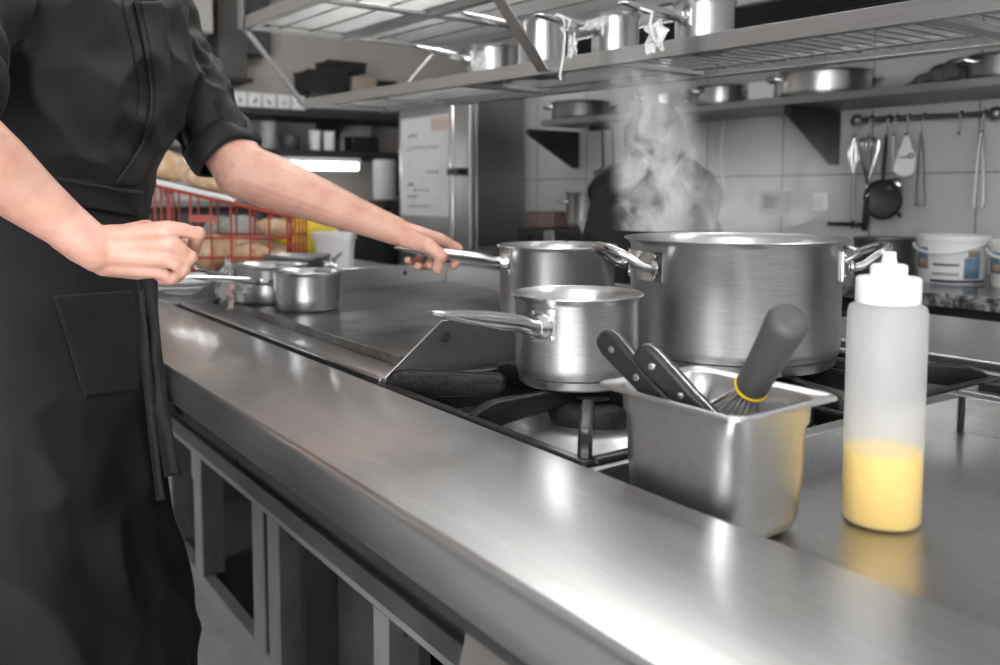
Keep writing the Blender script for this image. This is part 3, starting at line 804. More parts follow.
def whisk():
    B = P(789, 320, 0.630); C = P(752, 386, 0.690); ax = (C-B).normalized(); L = (C-B).length
    t = thing('whisk', 'balloon whisk with thick grey handle and yellow collar in the container', 'whisk', B)
    h = MB(); h.lathe([(0, -0.0050), (0.0070, -0.0047), (0.0118, -0.0036), (0.0146, -0.0012), (0.0158, 0.0030), (0.0156, 0.010), (0.0145, 0.026), (0.0138, 0.045), (0.0130, L-0.012), (0.0134, L-0.003), (0.0128, L), (0, L)], 36, B, ax)
    h.build('handle', MATS['grey_rubber'], t)
    MB().lathe([(0.0095, L+0.0002), (0.0137, L+0.0002), (0.0140, L+0.0014), (0.0137, L+0.0026), (0.0095, L+0.0026)], 36, B, ax).build('collar', MATS['yellow_plastic'], t)
    MB().lathe([(0, L-0.002), (0.0094, L-0.002), (0.0094, L+0.004), (0.0085, L+0.007), (0, L+0.007)], 24, B, ax).build('ferrule', MATS['steel_bright'], t)
    u, w = frame_of(ax)
    for k in range(8):
        a = PI*k/8; d = u*math.cos(a)+w*math.sin(a)
        pts = []
        for i in range(33):
            v = -1+2*i/32; s = math.copysign(1, v)*1.0
            ln = 0.112*(1-abs(v)**2.2)                     # along the axis
            rad = 0.0075*min(1, abs(v)*8)+0.0300*math.sin(PI*abs(v)**0.70)
            pts.append(B+ax*(L+0.006+ln*0.90)+d*(s*rad))
        MB().tube(pts, 0.00095, 6).build('wire', MATS['steel_bright'], t)
whisk()

def squeeze_bottle():
    c = (-0.3820, 0.6493, 0); z = 0.8605
    t = thing('squeeze_bottle', 'translucent white squeeze bottle a third full of yellow sauce', 'bottle', (c[0], c[1], z))
    R = 0.0300
    sh = [(0, z+0.0006), (R-0.005, z+0.0002), (R-0.0015, z+0.0012), (R, z+0.0042), (R, z+0.150), (R-0.0002, z+0.171), (R-0.0012, z+0.1755), (R-0.0040, z+0.1775), (0.0238, z+0.1782), (0.0234, z+0.1795)]
    MB().lathe(sh, 64, c).build('bottle_body', MATS['bottle_shell'], t, angle=60)
    lv = z+0.0590
    MB().lathe([(0, z+0.0012), (R-0.0052, z+0.0012), (R-0.0022, z+0.0024), (R-0.0007, z+0.0050), (R-0.0007, lv), (0, lv)], 64, c).build('yellow_sauce', MATS['yellow_oil'], t)
    k = z
    cap = [(0.0240, k+0.1786), (0.0245, k+0.1796), (0.0245, k+0.1968), (0.0239, k+0.1986), (0.0222, k+0.1994), (0.0145, k+0.1996), (0.0141, k+0.2002), (0.0139, k+0.2070), (0.0132, k+0.2086), (0.0118, k+0.2094), (0.0060, k+0.2096)]
    co = MB().lathe(cap+[(0.0050, k+0.205), (0.0, k+0.204)], 64, c).build('cap', MATS['white_plastic'], t, angle=50)
    MB().lathe([(0.0064, k+0.2094), (0.0056, k+0.2115), (0.0050, k+0.2170), (0.0052, k+0.2190), (0.0034, k+0.2190), (0.0030, k+0.212), (0, k+0.211)], 32, c).build('nozzle', MATS['white_plastic'], t)
squeeze_bottle()
# plates stacked on the worktop beyond the griddle
for i, (lab) in enumerate(('white plate at the bottom of the stack on the steel worktop', 'white plate on top of the stack on the steel worktop')):
    t = thing('plate', lab, 'plate', (-2.03, 0.535, 0.8995+0.012*i), 'stacked white plates')
    z = 0.8995+0.0125*i
    MB().lathe([(0, z+0.001), (0.06, z), (0.062, z+0.004), (0.085, z+0.010), (0.108, z+0.0175), (0.1095, z+0.0195), (0.107, z+0.0205), (0.084, z+0.0125), (0.060, z+0.006), (0, z+0.0055)], 56, (-2.03, 0.57, 0)).build('dish', MATS['white_plastic'], t)
    MB().tube([(-2.03+0.1078*math.cos(2*PI*i/56), 0.57+0.1078*math.sin(2*PI*i/56), z+0.0196) for i in range(56)], 0.0012, 6, closed=True).build('rim', MATS['white_plastic'], t)
# ================================================================== OVERHEAD RACK
XT = Vector((1, 0, -0.024)).normalized(); YT = Vector((0, 1, 0)); ZT = XT.cross(YT)
XL = -2.647
def zl(x): return 1.396-0.024*(x-XL)
def zu(x): return 1.620-0.024*(x-XL)
def xbar(m, x0, x1, y0, y1, zf, a, b):
    xm = (x0+x1)/2; m.obox((xm, (y0+y1)/2, zf(xm)+(a+b)/2), XT, YT, ZT, (x1-x0)/2, (y1-y0)/2, (b-a)/2)
def rack():
    t = thing('overhead_rack', 'two tier stainless wire rack hung over the cooking island', 'rack', (-1.0, 1.25, 1.38))
    xr = 0.62
    m = MB(); xbar(m, XL, xr, 1.100, 1.1025, zl, 0, 0.028); xbar(m, XL, xr, 1.1025, 1.128, zl, 0.0255, 0.028); xbar(m, XL, xr, 1.1025, 1.118, zl, 0, 0.0025)
    m.build('front_rail', MATS['steel_rack'], t, bevel=0.0008)
    m = MB(); xbar(m, XL, xr, 1.400, 1.4025, zl, 0, 0.028); xbar(m, XL, xr, 1.375, 1.400, zl, 0, 0.0025)
    m.build('rear_rail', MATS['steel_rack'], t, bevel=0.0008)
    for x in (XL+0.014, -2.25, -1.75, -1.235, -0.62, -0.03, 0.60):
        m = MB(); xbar(m, x-0.014, x+0.014, 1.103, 1.3745, zl, 0.003, 0.012); m.build('cross_bar', MATS['steel_rack'], t, bevel=0.001)
    w = MB(); x = XL+0.05
    while x < xr-0.02:
        z = zl(x)+0.016; w.tube([(x, 1.103, z), (x, 1.25, z), (x, 1.398, z)], 0.0019, 6); x += 0.030
    for y in (1.150, 1.345): w.tube([(XL+0.01, y, zl(XL)+0.0125), (xr-0.01, y, zl(xr)+0.0125)], 0.0026, 8)
    w.build('wire_shelf', MATS['steel_wire'], t)
    # upper tier
    for nm, y0 in (('upper_front_rail', 0.902), ('upper_middle_rail', 1.232), ('upper_rear_rail', 1.600)):
        m = MB(); xbar(m, XL, xr, y0, y0+0.003, zu, 0, 0.036); xbar(m, XL, xr, y0+0.003, y0+0.026, zu, 0, 0.003); m.build(nm, MATS['steel_rack'], t, bevel=0.0008)
    for x in (XL+0.014, -2.10, -1.42, -0.75, -0.1, 0.58):
        m = MB(); xbar(m, x-0.014, x+0.014, 0.9285, 1.2315, zu, 0.004, 0.014); xbar(m, x-0.014, x+0.014, 1.2585, 1.5995, zu, 0.004, 0.014); m.build('upper_cross_bar', MATS['steel_rack'], t, bevel=0.001)
    w = MB(); x = XL+0.05
    while x < xr-0.02:
        z = zu(x)+0.020; w.tube([(x, 0.906, z), (x, 1.25, z), (x, 1.598, z)], 0.0023, 6); x += 0.0195
    for y in (1.02, 1.12, 1.36, 1.48): w.tube([(XL+0.01, y, zu(XL)+0.0155), (xr-0.01, y, zu(xr)+0.0155)], 0.0026, 8)
    w.build('upper_wire_shelf', MATS['steel_wire'], t)
    # leaning struts between the tiers, hangers to the ceiling
    def strut(a, b, w, th, nm='strut'):
        a = Vector(a); b = Vector(b); d = (b-a).normalized(); n = Vector((1, 0, 0)); n = (n-d*n.dot(d)).normalized(); s = d.cross(n)
        m = MB(); m.obox((a+b)/2, d, n, s, (b-a).length/2, w/2, th/2); m.build(nm, MATS['steel_rack'], t, bevel=0.001)
    MB().tube([(XL+0.012, 1.098, zl(XL)+0.010), (XL+0.012, 0.912, zu(XL)+0.004)], 0.0085, 12).build('strut', MATS['steel_rack'], t)
    MB().tube([(XL+0.012, 1.390, zl(XL)+0.012), (XL+0.012, 1.590, zu(XL)+0.002)], 0.0085, 12).build('strut', MATS['steel_rack'], t)
    x = -1.40; strut((x, 1.0975, zl(x)+0.006), (x, 0.905, zu(x)+0.006), 0.034, 0.004)
    x = -0.15; strut((x, 1.0975, zl(x)+0.006), (x, 0.905, zu(x)+0.006), 0.034, 0.004)
    x = -1.40; strut((x, 1.4045, zl(x)+0.006), (x, 1.590, zu(x)-0.002), 0.034, 0.004)
    for x, y in ((XL+0.020, 0.900), (XL+0.020, 1.605), (-1.0, 1.605), (0.55, 0.900), (0.55, 1.605)):
        MB().box(x-0.020, x+0.020, y-0.0045, y-0.0005, zu(x)+0.002, 2.749).build('hanger', MATS['frame_white'], t, bevel=0.0008)
rack()
def rack_pan(label, pc, ybase, yrim, half, s, zoff_px, tip, dt, yy=1.20, m='steel_pot'):
    b = Q(pc, ybase, y=yy); d = (b-CAM).dot(_f)
    r = half/FPX*d; zb = zl(b.x)+0.0182
    top = Q(pc, yrim, y=b.y).z
    at_ = Q(pc+s*half, zoff_px, y=b.y).z
    return saucepan('saucepan', label, b.x, b.y, zb, max(top, zb+0.05), r-0.005, s, at_, P(tip[0], tip[1], d-dt), m, 'saucepans on the overhead rack', hr=0.0082, plate=(0.026, 0.030)), Vector((b.x, b.y, zb)), d
ra, _, da = rack_pan('steel saucepan on the overhead rack farthest left, wrapped in film', 492, 76, 48, 27, -0.90, 66, (414, 46), 0.10)
rb, _, db = rack_pan('tall steel saucepan on the rack behind the leaning strut', 543, 66, 22, 27, -0.88, 36, (462, 13), 0.10, 1.23)
rc, _, dc = rack_pan('steel saucepan on the rack with a white string tied to its handle', 615, 54, 17, 26, -0.80, 36, (537, 15), 0.12)
rd, pd, dd = rack_pan('largest steel saucepan on the rack with crumpled wrap on its handle', 704, 41, 4, 32, -0.80, 27, (622, 3), 0.12)
crumple(ra, P(478, 62, da-0.085), 0.055, 21, stretch=(0.8, 0.15, 0.8), name='film_wrap')
def string(parent, pts, r=0.0022):
    MB().tube([P(*p) for p in pts], r, 7).build('string', MATS['string'], parent)
e = dc-0.10
string(rc, [(553, 18, e), (557, 14, e-0.008), (563, 18, e-0.010), (565, 26, e), (562, 29, e-0.012), (565, 34, e-0.012), (564, 46, e-0.012), (563, 58, e-0.013), (561, 68, e-0.014), (560, 75, e-0.014), (561, 80, e-0.014)])
string(rc, [(560, 15, e-0.010), (570, 20, e-0.012), (568, 30, e-0.012), (560, 28, e-0.012)], 0.0018)
crumple(rc, P(594, 24, dc-0.105), 0.050, 33, stretch=(1.5, 0.2, 0.35), name='film_wrap')
crumple(rc, P(572, 45, dc-0.108), 0.034, 35, stretch=(0.7, 0.2, 1.3), name='film_wrap')
crumple(rd, P(655, 37, dd-0.095), 0.046, 41, 'string', stretch=(0.9, 0.4, 1.0), name='crumpled_wrap')
string(rd, [(640, 8, dd-0.115), (652, 12, dd-0.11), (650, 24, dd-0.105), (653, 38, dd-0.10), (658, 46, dd-0.10)], 0.003)
# ================================================================== THE COOK
from mathutils.bvhtree import BVHTree
GA = math.radians(40)
G = Vector((math.cos(GA), math.sin(GA), 0)); LFT = Vector((-math.sin(GA), math.cos(GA), 0))
def limb(mb, pts, rad, n=14, flat=None, ref=None):
    """rounded tapering limb through joints"""
    pts = [Vector(p) for p in pts]
    mb.tube(pts, rad, n, flat=flat, ref=ref)
    for i, p in enumerate(pts):
        f = 1 if flat is None else (flat if not isinstance(flat, (list, tuple)) else flat[i])
        mb.ell(p, rad[i]*min(1, f), n=n, m=8)
def ering(c, hw, hd, n=40, sq=2.3, g=None, l=None):
    g = g or G; l = l or LFT
    pts = []
    for k in range(n):
        a = 2*PI*k/n; ca, sa = math.cos(a), math.sin(a)
        m = (abs(ca)**sq+abs(sa)**sq)**(-1/sq)
        pts.append(Vector(c)+g*(hd*m*ca)+l*(hw*m*sa))
    return pts
TORSO = [  # px, py, depth, half width, half depth
    (76, -52, 1.255, 0.120, 0.075), (78, -38, 1.255, 0.172, 0.098), (80, 0, 1.252, 0.188, 0.116), (83, 40, 1.250, 0.190, 0.125), (79, 80, 1.240, 0.184, 0.127), (67, 118, 1.225, 0.175, 0.126),
    (47, 160, 1.205, 0.163, 0.124), (37, 195, 1.190, 0.158, 0.122), (33, 225, 1.180, 0.150, 0.115), (31, 270, 1.170, 0.140, 0.105)]
APRON = [(42, 178, 1.197, 0.1645, 0.1265), (37, 195, 1.190, 0.162, 0.125), (33, 222, 1.180, 0.162, 0.125), (30, 262, 1.172, 0.164, 0.126), (28, 310, 1.165, 0.169, 0.129), (26, 365, 1.155, 0.172, 0.133),
         (26, 425, 1.150, 0.177, 0.138), (31, 490, 1.145, 0.183, 0.144), (40, 560, 1.140, 0.190, 0.150), (47, 620, 1.140, 0.196, 0.154), (50, 680, 1.140, 0.200, 0.156), (52, 730, 1.140, 0.202, 0.158)]
chef = thing('person', 'cook in black jacket and apron reaching over the island to a pan handle', 'person', (P(34, 400, 1.17).x, P(34, 400, 1.17).y, 0))
SL = P(136, -8, 1.400); EL = P(240, 170, 1.39); WL = P(396, 231, 1.425)
SR = P(-24, -22, 1.07); ER = P(-82, 108, 0.86); WR = P(98, 251, 0.965)
def hand_right(mb):
    mcp = [P(167, 229.5, 0.968), P(171, 244, 0.961), P(167, 258.5, 0.963), P(159, 270.5, 0.971)]
    base = [P(110, 239, 0.970), P(108, 247, 0.966), P(107, 255, 0.966), P(105, 262, 0.971)]
    for i in range(4): limb(mb, [base[i], base[i].lerp(mcp[i], 0.5), mcp[i]], [0.0165, 0.0125, 0.0104 if i < 3 else 0.0094])
    # back of the hand and the heel of the palm
    c = P(136, 247, 0.972); a = (P(168, 247, 0.966)-P(105, 250, 0.970)).normalized(); n = -ray(136, 247).normalized(); n = (n-a*n.dot(a)).normalized(); w = a.cross(n)
    mb.ell(c, (0.040, 0.0265, 0.0165), (a, w, n), 24, 14)
    mb.ell(P(150, 248, 0.968), (0.022, 0.026, 0.0135), (a, w, n), 24, 14)
    limb(mb, [P(106, 250, 0.985), P(140, 252, 0.985), P(158, 252, 0.985)], [0.021, 0.024, 0.019])
    limb(mb, [P(106, 263, 0.975), P(138, 269, 0.983), P(152, 270, 0.985)], [0.0155, 0.0125, 0.010])
    f = [[mcp[0], P(183, 230.5, 0.974), P(197.5, 234, 0.984), P(193, 251, 1.004), P(177, 253, 1.012)], [mcp[1], P(181, 250, 0.964), P(190, 257.5, 0.972), P(184, 268, 0.993), P(170, 264, 1.003)],
         [mcp[2], P(176, 264.5, 0.963), P(183, 270, 0.970), P(177, 276.5, 0.990), P(164, 268, 1.000)], [mcp[3], P(166, 275, 0.971), P(171.5, 278.5, 0.976), P(165, 280, 0.992), P(155, 272, 1.000)]]
    rr = [[0.0106, 0.0090, 0.0094, 0.0084, 0.0074], [0.0108, 0.0082, 0.0090, 0.0082, 0.0074], [0.0102, 0.0076, 0.0084, 0.0078, 0.0070], [0.0090, 0.0066, 0.0074, 0.0070, 0.0064]]
    for a_, b_ in zip(f, rr): limb(mb, a_, b_)
    limb(mb, [P(115, 240, 0.985), P(146, 231, 1.000), P(170, 238, 1.016), P(184, 245, 1.014)], [0.0165, 0.0135, 0.0112, 0.0090])
def hand_left(mb):
    mcp = [P(440, 239.5, 1.440), P(433, 240, 1.462), P(424, 242, 1.478), P(414, 244, 1.490)]
    base = [P(404, 231, 1.425), P(403, 232, 1.436), P(402, 234, 1.446), P(401, 236, 1.455)]
    for i in range(4): limb(mb, [base[i], base[i].lerp(mcp[i], 0.55), mcp[i]], [0.0165, 0.0135, 0.0112 if i < 3 else 0.0100])
    f = [[mcp[0], P(458, 249, 1.462), P(459, 260, 1.452), P(453, 266, 1.436)], [mcp[1], P(446, 249, 1.487), P(441, 262, 1.470), P(430, 265, 1.440)],
         [mcp[2], P(434, 253, 1.500), P(429, 266, 1.475), P(418, 266, 1.438)], [mcp[3], P(422, 253, 1.505), P(417, 264, 1.478), P(408, 260, 1.436)]]
    rr = [[0.0108, 0.0092, 0.0084, 0.0074], [0.0108, 0.0094, 0.0086, 0.0076], [0.0104, 0.0090, 0.0082, 0.0074], [0.0094, 0.0080, 0.0074, 0.0066]]
    for a, b in zip(f, rr): limb(mb, a, b)
    limb(mb, [P(407, 239, 1.415), P(428, 245.5, 1.390), P(441.5, 256, 1.388), P(438, 269, 1.398)], [0.0160, 0.0128, 0.0112, 0.0090])
def body():
    mb = MB()
    # arms
    limb(mb, [SL, P(175, 72, 1.403), P(203, 112, 1.399), EL.lerp(SL, 0.12)], [0.045, 0.040, 0.037, 0.039])
    e2 = P(243, 171, 1.385)
    limb(mb, [EL.lerp(SL, 0.12), e2, P(268, 181, 1.39), P(300, 193, 1.40), P(335, 207, 1.41), P(368, 220, 1.418), WL, P(406, 235, 1.436)], [0.043, 0.0465, 0.0450, 0.0395, 0.0335, 0.0275, 0.0235, 0.0210], n=20)
    limb(mb, [SR, SR.lerp(ER, 0.5), ER], [0.052, 0.047, 0.040])
    limb(mb, [ER, P(-45, 136, 0.885), P(-5, 170, 0.912), P(30, 198, 0.935), P(65, 225, 0.953), WR], [0.040, 0.0425, 0.0395, 0.0325, 0.0265, 0.0240], n=20)
    limb(mb, [P(70, 230, 0.957), P(86, 243, 0.963), P(102, 250, 0.968), P(120, 250, 0.972)], [0.0262, 0.0252, 0.0240, 0.0205])
    hand_right(mb); hand_left(mb)
    # trunk, neck and head under the clothes
    mb.loft([ering(P(a, b, c), hw*0.80, hd*0.80, 28) for a, b, c, hw, hd in TORSO[1:]])
    top = P(78, -45, 1.255)
    nb = top; hc = nb+UP*0.185+G*0.045
    limb(mb, [nb-UP*0.03, nb+UP*0.05+G*0.008, nb+UP*0.10+G*0.02], [0.062, 0.056, 0.057])
    limb(mb, [SL, nb+UP*0.0, SR], [0.05, 0.060, 0.05])
    mb.ell(hc, (0.098, 0.076, 0.118), (G, LFT, UP), 28, 18)
    mb.ell(hc+G*0.035-UP*0.055, (0.060, 0.058, 0.065), (G, LFT, UP), 24, 14)
    mb.ell(hc+G*0.088-UP*0.100, (0.020, 0.024, 0.018), (G, LFT, UP), 16, 10)
    limb(mb, [hc+G*0.090+UP*0.005, hc+G*0.108-UP*0.028, hc+G*0.112-UP*0.038], [0.009, 0.012, 0.013])
    mb.ell(hc+G*0.088-UP*0.066, (0.016, 0.026, 0.008), (G, LFT, UP), 16, 10)
    mb.ell(hc+G*0.087-UP*0.077, (0.015, 0.022, 0.008), (G, LFT, UP), 16, 10)
    mb.ell(hc+G*0.083+UP*0.022, (0.014, 0.050, 0.010), (G, LFT, UP), 16, 10)
    for s in (-1, 1):
        mb.ell(hc+LFT*(s*0.077)-UP*0.015, (0.018, 0.008, 0.032), (G, LFT, UP), 14, 10)
        mb.ell(hc+G*0.079+LFT*(s*0.031)+UP*0.002, (0.012, 0.015, 0.011), (G, LFT, UP), 14, 10)
    # pelvis and legs
    hip = P(34, 330, 1.165)
    mb.loft([ering(P(a, b, c), hw*0.78, hd*0.78, 28) for a, b, c, hw, hd in APRON[2:6]])
    for s in (-1, 1):
        h = hip+LFT*(s*0.085); k = h+G*0.05; k = Vector((k.x, k.y, 0.50)); an = Vector((k.x, k.y, 0.09))-G*0.05
        limb(mb, [h, h.lerp(k, 0.5)+G*0.01, k, k.lerp(an, 0.35)-G*0.012, an], [0.080, 0.072, 0.054, 0.050, 0.036])
        limb(mb, [an-UP*0.035-G*0.03, an-UP*0.045+G*0.05, an-UP*0.058+G*0.13], [0.036, 0.036, 0.028])
    me = organic(mb, 0.0019, 4, None, 0.5)
    return place_mesh(me, 'body', MATS['skin'], chef), hip
BODY, HIP = body()
def nz(v, s, seed): return mnoise.noise(Vector((v[0]*s[0]+seed, v[1]*s[1], v[2]*s[2])))
def stretched(direction, along, across):
    """matrix rows for noise stretched along a direction"""
    d = Vector(direction).normalized(); u, w = frame_of(d)
    return np.array([[d.x*along, d.y*along, d.z*along], [u.x*across, u.y*across, u.z*across], [w.x*across, w.y*across, w.z*across]])
def folds(co, no, M, amp, seed, mask=None, ridge=True):
    q = co @ M.T
    out = np.empty(len(co))
    for i in range(len(co)):
        n = mnoise.noise(Vector((q[i, 0]+seed, q[i, 1], q[i, 2])))
        out[i] = (1-abs(n)*2.0)-0.45 if ridge else n
    if mask is not None: out = out*mask
    return co+no*(amp*out)[:, None]
def sstep(a, b, x): 
    t = np.clip((x-a)/(b-a), 0, 1); return t*t*(3-2*t)
def project(co):
    d = co-np.array(CAM); R = np.array(_r); D = np.array(_d); F = np.array(_f)
    z = d@F; return PCX+FPX*(d@R)/z, PCY+FPX*(d@D)/z
def jacket():
    mb = MB()
    mb.loft([ering(P(a, b, c), hw, hd) for a, b, c, hw, hd in TORSO])
    # sleeves, rolled to the elbow
    limb(mb, [SL-LFT*0.06, SL, P(163, 50, 1.405), P(196, 100, 1.40)], [0.075, 0.074, 0.066, 0.060], n=24)
    mb.tube([P(186, 85, 1.40), P(196, 100, 1.40), P(208, 122, 1.397), P(223, 149, 1.392)], [0.058, 0.060, 0.057, 0.054], 24)
    limb(mb, [SR+LFT*0.06, SR, SR.lerp(ER, 0.4)], [0.072, 0.072, 0.064], n=24)
    mb.tube([SR.lerp(ER, 0.3), SR.lerp(ER, 0.4), SR.lerp(ER, 0.62), SR.lerp(ER, 0.80)], [0.062, 0.064, 0.060, 0.057], 24)
    neck = P(78, -45, 1.255)
    mb.lathe([(0, -0.03), (0.085, -0.03), (0.074, 0.01), (0.070, 0.045), (0.066, 0.047), (0, 0.047)], 32, neck, UP+G*0.15)
    M1 = stretched(LFT*0.55+G*0.6-UP*0.35, 4.5, 15); M2 = stretched(EL-SL, 14, 7); M3 = stretched(G-LFT*0.3, 3.0, 11)
    def disp(co, no):
        px, py = project(co)
        arm = sstep(0, 1, ((co-np.array(P(178, 50, 1.41)))@np.array((EL-SL).normalized()))/0.05+0.2)*((co-np.array(P(94, 40, 1.25)))@np.array(LFT) > 0.13)
        co = folds(co, no, M3, 0.013, 11, (1-arm))
        co = folds(co, no, M1, 0.006, 3, (1-arm))
        co = folds(co, no, stretched((EL-SL).cross(FH)*1.0+(EL-SL)*0.5, 7, 24), 0.011, 5, arm)
        y = co[:, 1]; z = co[:, 2]; m = (z < 0.95)
        y[m & (y > 0.284)] = 0.284
        return co
    me = organic(mb, 0.0045, 3, disp)
    j = place_mesh(me, 'jacket', MATS['jacket'], chef)
    # rolled cuffs
    def cuff(c, ax, r, w, lab=None):
        ax = Vector(ax).normalized(); mbc = MB(); rings = []
        for (rr, z) in ((r-0.006, -w*0.55), (r+0.003, -w*0.52), (r+0.0075, -w*0.3), (r+0.0085, 0.1*w), (r+0.0070, w*0.38), (r+0.0035, w*0.50), (r-0.0035, w*0.49), (r-0.006, w*0.3), (r-0.007, -w*0.4)):
            u, wv = frame_of(ax); ring = []
            for k in range(48):
                a = 2*PI*k/48; q = 1+0.05*math.sin(a*2+1.3)+0.025*math.sin(a*5+z*60)
                ring.append(Vector(c)+ax*(z+0.004*math.sin(a*3+0.7))+u*(rr*q*math.cos(a))+wv*(rr*q*math.sin(a)))
            rings.append(ring)
        vs = [p for r_ in rings for p in r_]; n = 48; fs = []
        for i in range(len(rings)):
            i2 = (i+1) % len(rings)
            for k in range(n): fs.append((i*n+k, i*n+(k+1) % n, i2*n+(k+1) % n, i2*n+k))
        mbc.add(vs, fs); return mbc.build('rolled_cuff', MATS['jacket'], j, subsurf=1)
    ax = (P(243, 172, 1.386)-P(205, 115, 1.40))
    cuff(P(223, 149, 1.392), ax, 0.0535, 0.040)
    cuff(SR.lerp(ER, 0.82), ER-SR, 0.060, 0.045)
    return j
JACKET = jacket()
def apron():
    mb = MB(); mb.loft([ering(P(a, b, c), hw, hd) for a, b, c, hw, hd in APRON])
    M1 = stretched(RH*0.9-UP*0.45, 3.5, 11); M2 = stretched(UP, 2.0, 9)
    def disp(co, no):
        px, py = project(co); z = co[:, 2]
        low = 1-sstep(0.80, 1.0, z)
        co = folds(co, no, M1, 0.015, 21, low*0.9+0.12)
        co = folds(co, no, M2, 0.008, 8, low)
        y = co[:, 1]; m = (co[:, 2] < 0.93) & (co[:, 2] > 0.83); y[m & (y > 0.2835)] = 0.2835
        return co
    me = organic(mb, 0.0055, 3, disp)
    return place_mesh(me, 'apron', MATS['apron'], chef)
APR = apron()
def bvh_of(o):
    me = o.data; off = OFF[o.name]
    vs = [v.co+off for v in me.vertices]; return BVHTree.FromPolygons(vs, [tuple(p.vertices) for p in me.polygons])
BA, BJ = bvh_of(APR), bvh_of(JACKET)
def hit(px, py, trees, out=0.002):
    best = None
    for t in trees:
        l, n, i, d = t.ray_cast(CAM, ray(px, py).normalized())
        if l is not None and (best is None or d < best[2]): best = (l, n, d)
    if best is None: return None
    n = best[1] if best[1].dot(ray(px, py)) < 0 else -best[1]
    return best[0]+n*out
def patch(name, m, parent, left, right, trees, out=0.002, nu=10, nv=24, th=0.0022, sub=1):
    """cloth panel between two edge lines, laid on the garment"""
    def along(pl, u):
        k = u*(len(pl)-1); i = min(int(k), len(pl)-2); f = k-i
        return (pl[i][0]*(1-f)+pl[i+1][0]*f, pl[i][1]*(1-f)+pl[i+1][1]*f)
    vs = []; idx = {}
    for j in range(nv+1):
        a = along(left, j/nv); b = along(right, j/nv)
        for i in range(nu+1):
            u = i/nu; p = hit(a[0]*(1-u)+b[0]*u, a[1]*(1-u)+b[1]*u, trees, out)
            if p is not None: idx[(i, j)] = len(vs); vs.append(p)
    fs = []
    for j in range(nv):
        for i in range(nu):
            q = [(i, j), (i+1, j), (i+1, j+1), (i, j+1)]
            if all(k in idx for k in q):
                pp = [vs[idx[k]] for k in q]
                if max((pp[0]-pp[2]).length, (pp[1]-pp[3]).length) < 0.09: fs.append(tuple(idx[k] for k in q))
    g = MB().add(vs, fs)
    return g.build(name, MATS[m], parent, solid=th, subsurf=sub)
def seam(name, m, parent, line, trees, out=0.001, r=0.0009, n=40):
    pts = []
    for k in range(n+1):
        u = k/n*(len(line)-1); i = min(int(u), len(line)-2); f = u-i
        p = hit(line[i][0]*(1-f)+line[i+1][0]*f, line[i][1]*(1-f)+line[i+1][1]*f, trees, out)
        if p is not None: pts.append(p)
    return MB().tube(pts, r, 6).build(name, MATS[m], parent)
pl = [(132, 1), (137, 22), (143, 50), (147, 75), (149, 95), (147, 115), (141, 140), (128, 162), (112, 184)]
pr = [(160, 1), (163, 22), (167, 50), (169, 75), (168, 95), (164, 115), (158, 140), (148, 162), (136, 186)]
pk = patch('placket', 'jacket', JACKET, pl, pr, [BJ], 0.0030, 8, 36, 0.004)
seam('stitching', 'apron', pk, [(a+4, b) for a, b in pl], [BJ], 0.0060, 0.0007)
seam('stitching', 'apron', JACKET, [(a-10, b) for a, b in pl[:-3]], [BJ], 0.0008, 0.0010)
# apron waistband and pocket
wt = [(20, 172), (45, 176), (62, 179), (90, 183), (120, 188), (141, 191)]
wbm = [(20, 196), (45, 201), (62, 204), (90, 209), (118, 214), (139, 217)]
bd = patch('waistband', 'apron', APR, wt, wbm, [BA, BJ], 0.0030, 8, 30, 0.004)
seam('stitching', 'jacket', bd, [(a, b+3.0) for a, b in wt], [BA, BJ], 0.0062, 0.0006)
pk2 = patch('pocket', 'apron', APR, [(52, 296), (60, 322), (70, 355), (79, 385), (84, 397)], [(132, 290), (134, 318), (135, 350), (137, 378), (138, 391)], [BA], 0.0016, 14, 24, 0.0028)
seam('stitching', 'jacket', pk2, [(55, 297), (63, 322), (73, 355), (82, 384), (86, 394), (110, 391), (135, 388)], [BA], 0.0036, 0.0006)
# apron ties hanging in front of the worktop edge
def ribbon(name, line, width, m, parent, th=0.0016):
    pts = [P(*p) for p in line]; L = []; R = []
    sm = []
    for i in range(len(pts)-1):
        for k in range(6):
            u = k/6; p0 = pts[max(0, i-1)]; p1 = pts[i]; p2 = pts[i+1]; p3 = pts[min(len(pts)-1, i+2)]
            sm.append(0.5*((2*p1)+(p2-p0)*u+(2*p0-5*p1+4*p2-p3)*u*u+(3*p1-p0-3*p2+p3)*u**3))
    sm.append(pts[-1]); vs = []; n = len(sm); fs = []
    for i, p in enumerate(sm):
        t = (sm[min(i+1, n-1)]-sm[max(i-1, 0)]).normalized(); a = 0.25*math.sin(i*0.35)
        s = (t.cross(FH).normalized()*math.cos(a)+FH*math.sin(a)).normalized()
        vs += [p-s*width/2, p+FH*0.0015*math.sin(i*0.9), p+s*width/2]
    for i in range(n-1):
        for k in range(2): fs.append((i*3+k, i*3+k+1, i*3+k+4, i*3+k+3))
    return MB().add(vs, fs).build(name, MATS[m], parent, solid=th)
ribbon('apron_tie', [(134, 226, 1.075), (138, 262, 1.072), (142, 310, 1.078), (146, 360, 1.085), (151, 410, 1.10), (155, 455, 1.11), (161, 500, 1.115)], 0.012, 'apron', APR)
ribbon('apron_tie', [(140, 222, 1.070), (147, 262, 1.070), (150, 305, 1.078), (153, 350, 1.088), (158, 395, 1.10), (165, 435, 1.105), (173, 476, 1.11)], 0.022, 'apron', APR)
